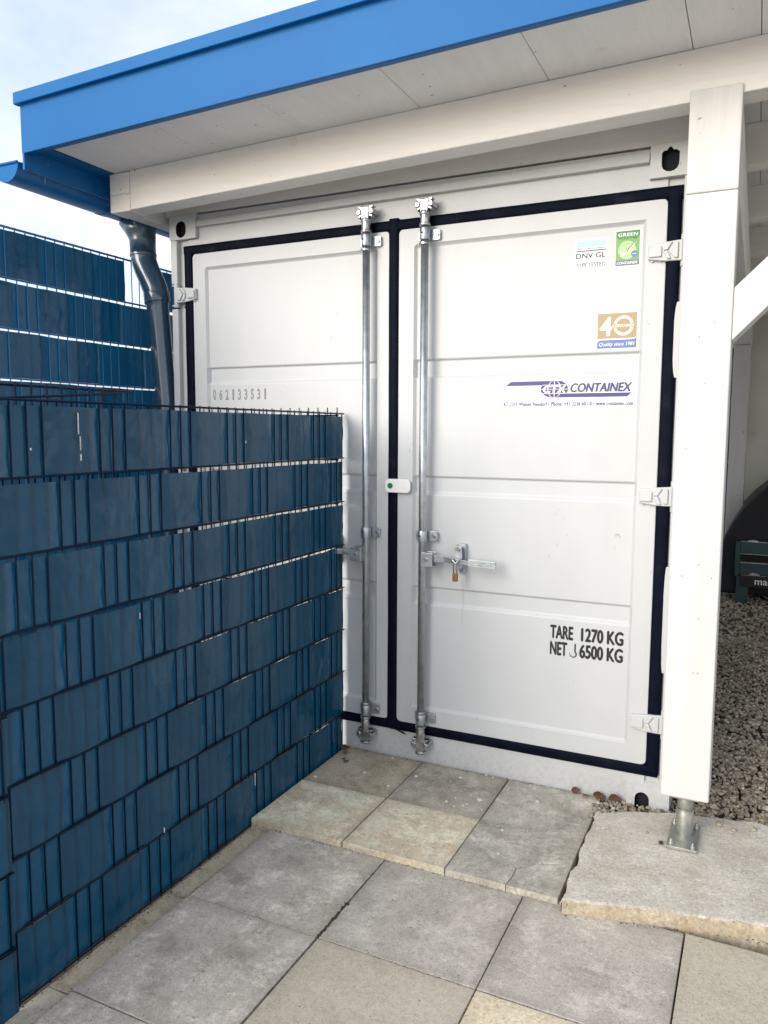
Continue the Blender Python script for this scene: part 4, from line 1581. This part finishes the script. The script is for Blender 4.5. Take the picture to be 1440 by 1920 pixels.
# off-frame second post so the roof stands
q = MB(); q.box(5.15, 5.31, -.2805, -.120, -.08, zb_(5.2) - .002); q.build("post", "white_timber_upright", can, .005)
for x in (2.4455, 5.15):
    q = MB(); q.box(x, x + .145, 4.9, 5.06, -.08, 2.343 if x < 3 else zb_(x) - .002); q.build("post", "white_timber_upright", can, .005)
q = MB()
q.tube([(2.442, -.313, .0715), (2.442, -.313, .078)], .0085, 6, smooth=False)
nut = q.build("loose_nut", "dark_bolt")
tag(nut, "loose hex nut on the concrete just left of the steel foot plate", "nut")

# ------------------------------------------------------------------ fences
def fence(name, org, dirv, length, z_top, rows, dz, wsp, strips, label, wire_mat, back=-1, phase=0.0, first_wire=.005, tail=.03,
          front_groups=(3, 4, 5), weave=True, strip_h=None, spikes=0.0, no_strip=False, seed=0):
    """double-rod mesh panel woven with plastic strips. local: u along dirv, n = outward normal towards the yard."""
    d = Vector((dirv[0], dirv[1], 0)).normalized()
    nrm = Vector((d.y, -d.x, 0)) * (-back)
    O = Vector((org[0], org[1], 0))
    root = empty(name, (org[0] + d.x * length / 2, org[1] + d.y * length / 2, 0))
    tag(root, label, "fence")
    sc_ = wsp / .05
    r_ = .0026 * sc_
    rh = .0033 * sc_
    ang = math.atan2(d.y, d.x)
    z_low = z_top - rows * dz
    # vertical wires (shared mesh)
    src = None
    k = 0
    while first_wire + k * wsp < length:
        u = first_wire + k * wsp
        p = O + d * u
        if src is None:
            q = MB(); q.tube([(0, 0, z_low - .012), (0, 0, z_top + .006 + spikes)], r_, 8)
            src = q.build("upright_wire", wire_mat)
            put(src, root, (p.x, p.y, 0))
        else:
            shared(src, "upright_wire", root, (p.x, p.y, 0))
        k += 1
    srch = None
    for r in range(rows + 1):
        z = z_top - r * dz
        for s in (-1, 1):
            off = nrm * s * (r_ + rh) * .96
            a_ = Vector((O.x, O.y, z)) - d * tail * .5 + off
            if srch is None:
                q = MB(); q.tube([(0, 0, 0), (length + tail, 0, 0)], rh, 8)
                srch = q.build("cross_rod", wire_mat)
                put(srch, root, tuple(a_), (0, 0, ang))
            else:
                shared(srch, "cross_rod", root, tuple(a_), (0, 0, ang))
    if no_strip:
        return root
    amp = .0036 * sc_
    for r in range(rows):
        zt_ = z_top - r * dz - (.013, .016, .014, .012, .007, .0065, .0065, .0065, .0065, .01, .01)[r] - (.003 * noise.noise(Vector((r * 3.1, seed, 0))))
        zb2 = z_top - (r + 1) * dz + .004
        if strip_h:
            zt_ = zb2 + strip_h(r)
        spans = strips(r)
        for (u0, u1) in spans:
            q = MB()
            nu = max(8, int((u1 - u0) / (.0075 * sc_)))
            nv = 10
            vs_ = []
            for i in range(nu + 1):
                u = u0 + (u1 - u0) * i / nu
                kf = (u - first_wire) / wsp
                ph = (kf - (front_groups[1] if r % 2 == 0 else front_groups[1] - 3)) / 6.0
                cw = cos(2 * pi * ph)                       # +1 at the centre of the visible wires
                w_ = -math.tanh(2.6 * cw) * (amp + .0012)
                for j in range(nv + 1):
                    v = j / nv
                    z = zb2 + (zt_ - zb2) * v
                    env = .35 + .65 * sin(pi * v)
                    wr = .0055 * sc_ * noise.noise(Vector((u * 9, z * 16, r * 5.1 + seed))) + .0028 * noise.noise(Vector((u * 40, z * 30, r * 2.7 + seed)))
                    if cw > 0:
                        wr = min(wr * .45, .0006)
                    if cw < .2:
                        wr = max(wr, -.0006)
                    zz = z + (.0035 * noise.noise(Vector((u * 4.5, r * 9.0, seed + .5))) if v > .5 else 0)
                    p = O + d * u + nrm * (w_ * (.75 + .25 * env) + wr * env)
                    vs_.append((p.x, p.y, zz))
            fs = []
            for i in range(nu):
                for j in range(nv):
                    a_ = i * (nv + 1) + j
                    fs.append((a_, a_ + nv + 1, a_ + nv + 2, a_ + 1))
            q.add(vs_, fs, 0, True)
            o = q.build("privacy_strip", "privacy_strip", root)
    return root


# near fence, runs from the container towards the camera
def near_strips(r):
    return [(-.003, 1.828)]


nf = fence("privacy_fence", (.975, -.006), (0, -1), 1.83, 1.614, 8, .2, .05, near_strips,
           "dark blue slatted wire fence in front, running from the container towards the viewer", "fence_wire", back=1, first_wire=-.0005, tail=.020)

# next panel of the same line, overlapping at the lower left of the picture
def side_strips(r):
    return [(.0, .9)] if r >= 1 else [(.02, .9)]


fence("privacy_fence", (.992, -1.823), (0, -1), .92, 1.02, 5, .2085, .05, side_strips,
      "dark blue fence panel overlapping the near end of the front fence at lower left", "fence_wire", back=1, first_wire=.012, tail=0.0, seed=9)

# back fence, taller, beyond the downspout
def far_strips(r):
    if r == 0:
        return [(.0, 1.495), (1.70, 2.5)]
    return [(0, 2.5)]


def far_h(r):
    return (.197, .196, .2, .2)[min(r, 3)] + (0 if r != 3 else -.02)


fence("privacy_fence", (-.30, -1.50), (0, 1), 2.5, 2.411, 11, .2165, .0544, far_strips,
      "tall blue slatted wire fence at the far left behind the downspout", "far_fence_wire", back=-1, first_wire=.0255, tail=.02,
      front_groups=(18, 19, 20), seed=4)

# cross panel of the enclosure, its wire tips rising behind the front fence
fence("privacy_fence", (.968, -.030), (-1, 0), .98, 1.606, 8, .2, .05, lambda r: [],
      "short fence panel facing the viewer, only wire tips showing above the front fence", "fence_wire", back=-1, first_wire=.003, tail=.0,
      spikes=.030, seed=2, no_strip=True)

# loose off-cut of wire mesh lying on top behind the front fence
off = empty("mesh_offcut", (.93, -1.6, 1.62))
tag(off, "loose blue wire mesh off-cut rising just above the front fence at left", "wire mesh")
q = MB(); q.tube([(.930, -2.15, 1.652), (.930, -1.275, 1.6545)], .0036, 8); q.build("cross_rod", "fence_wire", off)
q = MB(); q.tube([(.950, -2.15, 1.590), (.950, -1.345, 1.646)], .0033, 8); q.build("cross_rod", "fence_wire", off)
src = None
for i in range(17):
    y = -1.305 - .05 * i
    if src is None:
        q = MB(); q.tube([(0, 0, 1.36), (0, 0, 1.662)], .0026, 8)
        src = q.build("upright_wire", "fence_wire"); put(src, off, (.940, y, 0))
    else:
        shared(src, "upright_wire", off, (.940, y, 0))

# white smears on the front fence
def smear(parent, x, y0, z0, ln, w, lean=0.0):
    q = MB()
    n_ = 10
    lft, rgt = [], []
    for i in range(n_ + 1):
        t_ = i / n_
        ww = w * (.35 + .65 * abs(noise.noise(Vector((t_ * 4, y0 * 9, z0)))) * 2) * (1 if i not in (0, n_) else .2)
        yy = y0 + lean * t_
        lft.append((yy - ww, z0 - ln * t_)); rgt.append((yy + ww, z0 - ln * t_))
    vs_ = [(x, a_, b_) for a_, b_ in lft] + [(x, a_, b_) for a_, b_ in rgt] + [(x - .003, a_, b_) for a_, b_ in lft] + [(x - .003, a_, b_) for a_, b_ in rgt]
    m_ = n_ + 1
    fs = []
    for i in range(n_):
        fs.append((i, i + 1, m_ + i + 1, m_ + i))
        fs.append((i + 1, i, 2 * m_ + i, 2 * m_ + i + 1))
        fs.append((m_ + i, m_ + i + 1, 3 * m_ + i + 1, 3 * m_ + i))
    q.add(vs_, fs)
    q.build("bird_smear", "paint_fleck", parent)


for a in ((.9835, -1.540, 1.585, .060, .0016), (.9850, -1.536, 1.520, .040, .0012), (.9835, -1.535, 1.470, .018, .0030), (.9835, -.755, 1.50, .010, .002),
          (.9830, -1.70, 1.49, .006, .003), (.9850, -1.325, .975, .020, .0012), (.983, -.725, .21, .05, .0012), (.983, -1.24, .235, .02, .0018)):
    smear(nf, *a)

# ------------------------------------------------------------------ behind the canopy: wall, drainpipe, trailer
wal = empty("rear_wall", (4.0, 5.6, 0))
tag(wal, "dim off-white plastered wall at the back under the canopy", "wall")
q = MB(); q.box(2.30, 5.9, 5.60, 5.80, -.08, 2.75); q.build("plaster_face", "plaster", wal)
q = MB(); q.box(5.75, 5.90, 2.2, 5.598, -.08, 2.75); q.build("unseen_shade_wall", "plaster", wal)  # unseen wall added to block light and darken the canopy interior
q = MB(); q.box(2.470, 2.580, 5.52, 5.598, 1.475, 2.360); q.build("mounting_board", "plaster", wal, .004)
q = MB()
for x in (2.487, 2.563):
    for z in (1.515, 2.315):
        q.tube([(x, 5.521, z), (x, 5.514, z)], .010, 10)
q.split("board_screw", "dark_bolt", wal)
q = MB(); q.box(2.30, 2.60, 5.3, 5.598, 2.368, 2.70); q.build("bracket_block", "plaster", wal, .004)

dp = empty("drainpipe", (2.43, 5.5, 0))
tag(dp, "thin dark drainpipe on the rear wall seen past the post", "drainpipe")
q = MB()
q.tube([(2.36, 5.50, 2.45), (2.40, 5.50, 2.36), (2.428, 5.50, 2.28), (2.432, 5.50, 2.20), (2.444, 5.50, .0)], .026, 14)
q.build("pipe", "pipe_metal", dp)
q = MB()
q.tube([(2.4385, 5.50, 1.20), (2.4385, 5.50, 1.26)], .031, 14)
q.build("pipe_collar", "pipe_metal", dp)

tr = empty("trailer", (3.1, 4.9, 0))
tag(tr, "black round-topped trailer with a steel tail frame and black name strip, in the dark", "trailer")
TY = 4.50
q = MB()
q.box(2.553, 2.590, TY, TY + .05, .245, .560)
q.build("side_upright", "trailer_steel", tr, .003)
q = MB(); q.box(2.5905, 3.75, TY + .004, TY + .05, .455, .558); q.build("tail_rail", "trailer_steel", tr, .004)
for z0 in (.5585, .4470):
    q = MB(); q.box(2.5915, 3.75, TY - .004, TY + .052, z0, z0 + .007); q.build("edge_highlight", "bright_steel", tr, .001)  # bright strips added along the frame edges in place of highlights
q = MB(); q.box(2.5905, 3.75, TY + .002, TY + .045, .262, .368)
q.build("rear_beam", "trailer_steel", tr, .003)
q = MB(); q.box(2.5905, 3.75, TY - .016, TY + .05, .3685, .380); q.build("edge_highlight", "bright_steel", tr, .002)
q = MB(); q.box(2.605, 3.60, TY - .006, TY - .001, .2570, .2605); q.build("edge_highlight", "bright_steel", tr)
q = MB(); q.box(2.570, 2.672, TY + .004, TY + .07, .000, .243); q.build("support_leg", "trailer_steel", tr, .004)
q = MB(); q.box(2.603, 3.30, TY - .020, TY - .002, .155, .255); q.build("name_strip", "plate_black", tr, .002)
q = MB()
add_text(q, "mar", 2.722, 2.860, .182, .224, TY - .0215, 0, bold=.012)
q.build("lettering", "print_white", tr)
q = MB()
for x in (2.715, 2.95):
    q.prism_y([(x + .045 * cos(radians(a)), .262 + .022 * sin(radians(a))) for a in range(0, 181, 20)], TY - .014, TY + .002)
    q.prism_y([(x - .02 + .05 * cos(radians(a)), .558 + .020 * sin(radians(a))) for a in range(0, 181, 20)], TY + .01, TY + .03)
q.split("curved_glint", "bright_steel", tr)  # bright curved shapes standing in for reflections on the frame
# round-topped black body behind the tail frame
q = MB()
poly = [(3.506 + 1.124 * cos(radians(a)), .198 + 1.124 * sin(radians(a))) for a in range(0, 181, 5)] + [(2.40, .06), (4.61, .06)]
q.prism_y(poly, TY + .10, 5.46)
q.build("cover", "tyre_rubber", tr, .03)
q = MB(); q.box(2.60, 3.75, TY + .051, TY + .099, .26, .36); q.build("chassis", "plate_black", tr, .005)
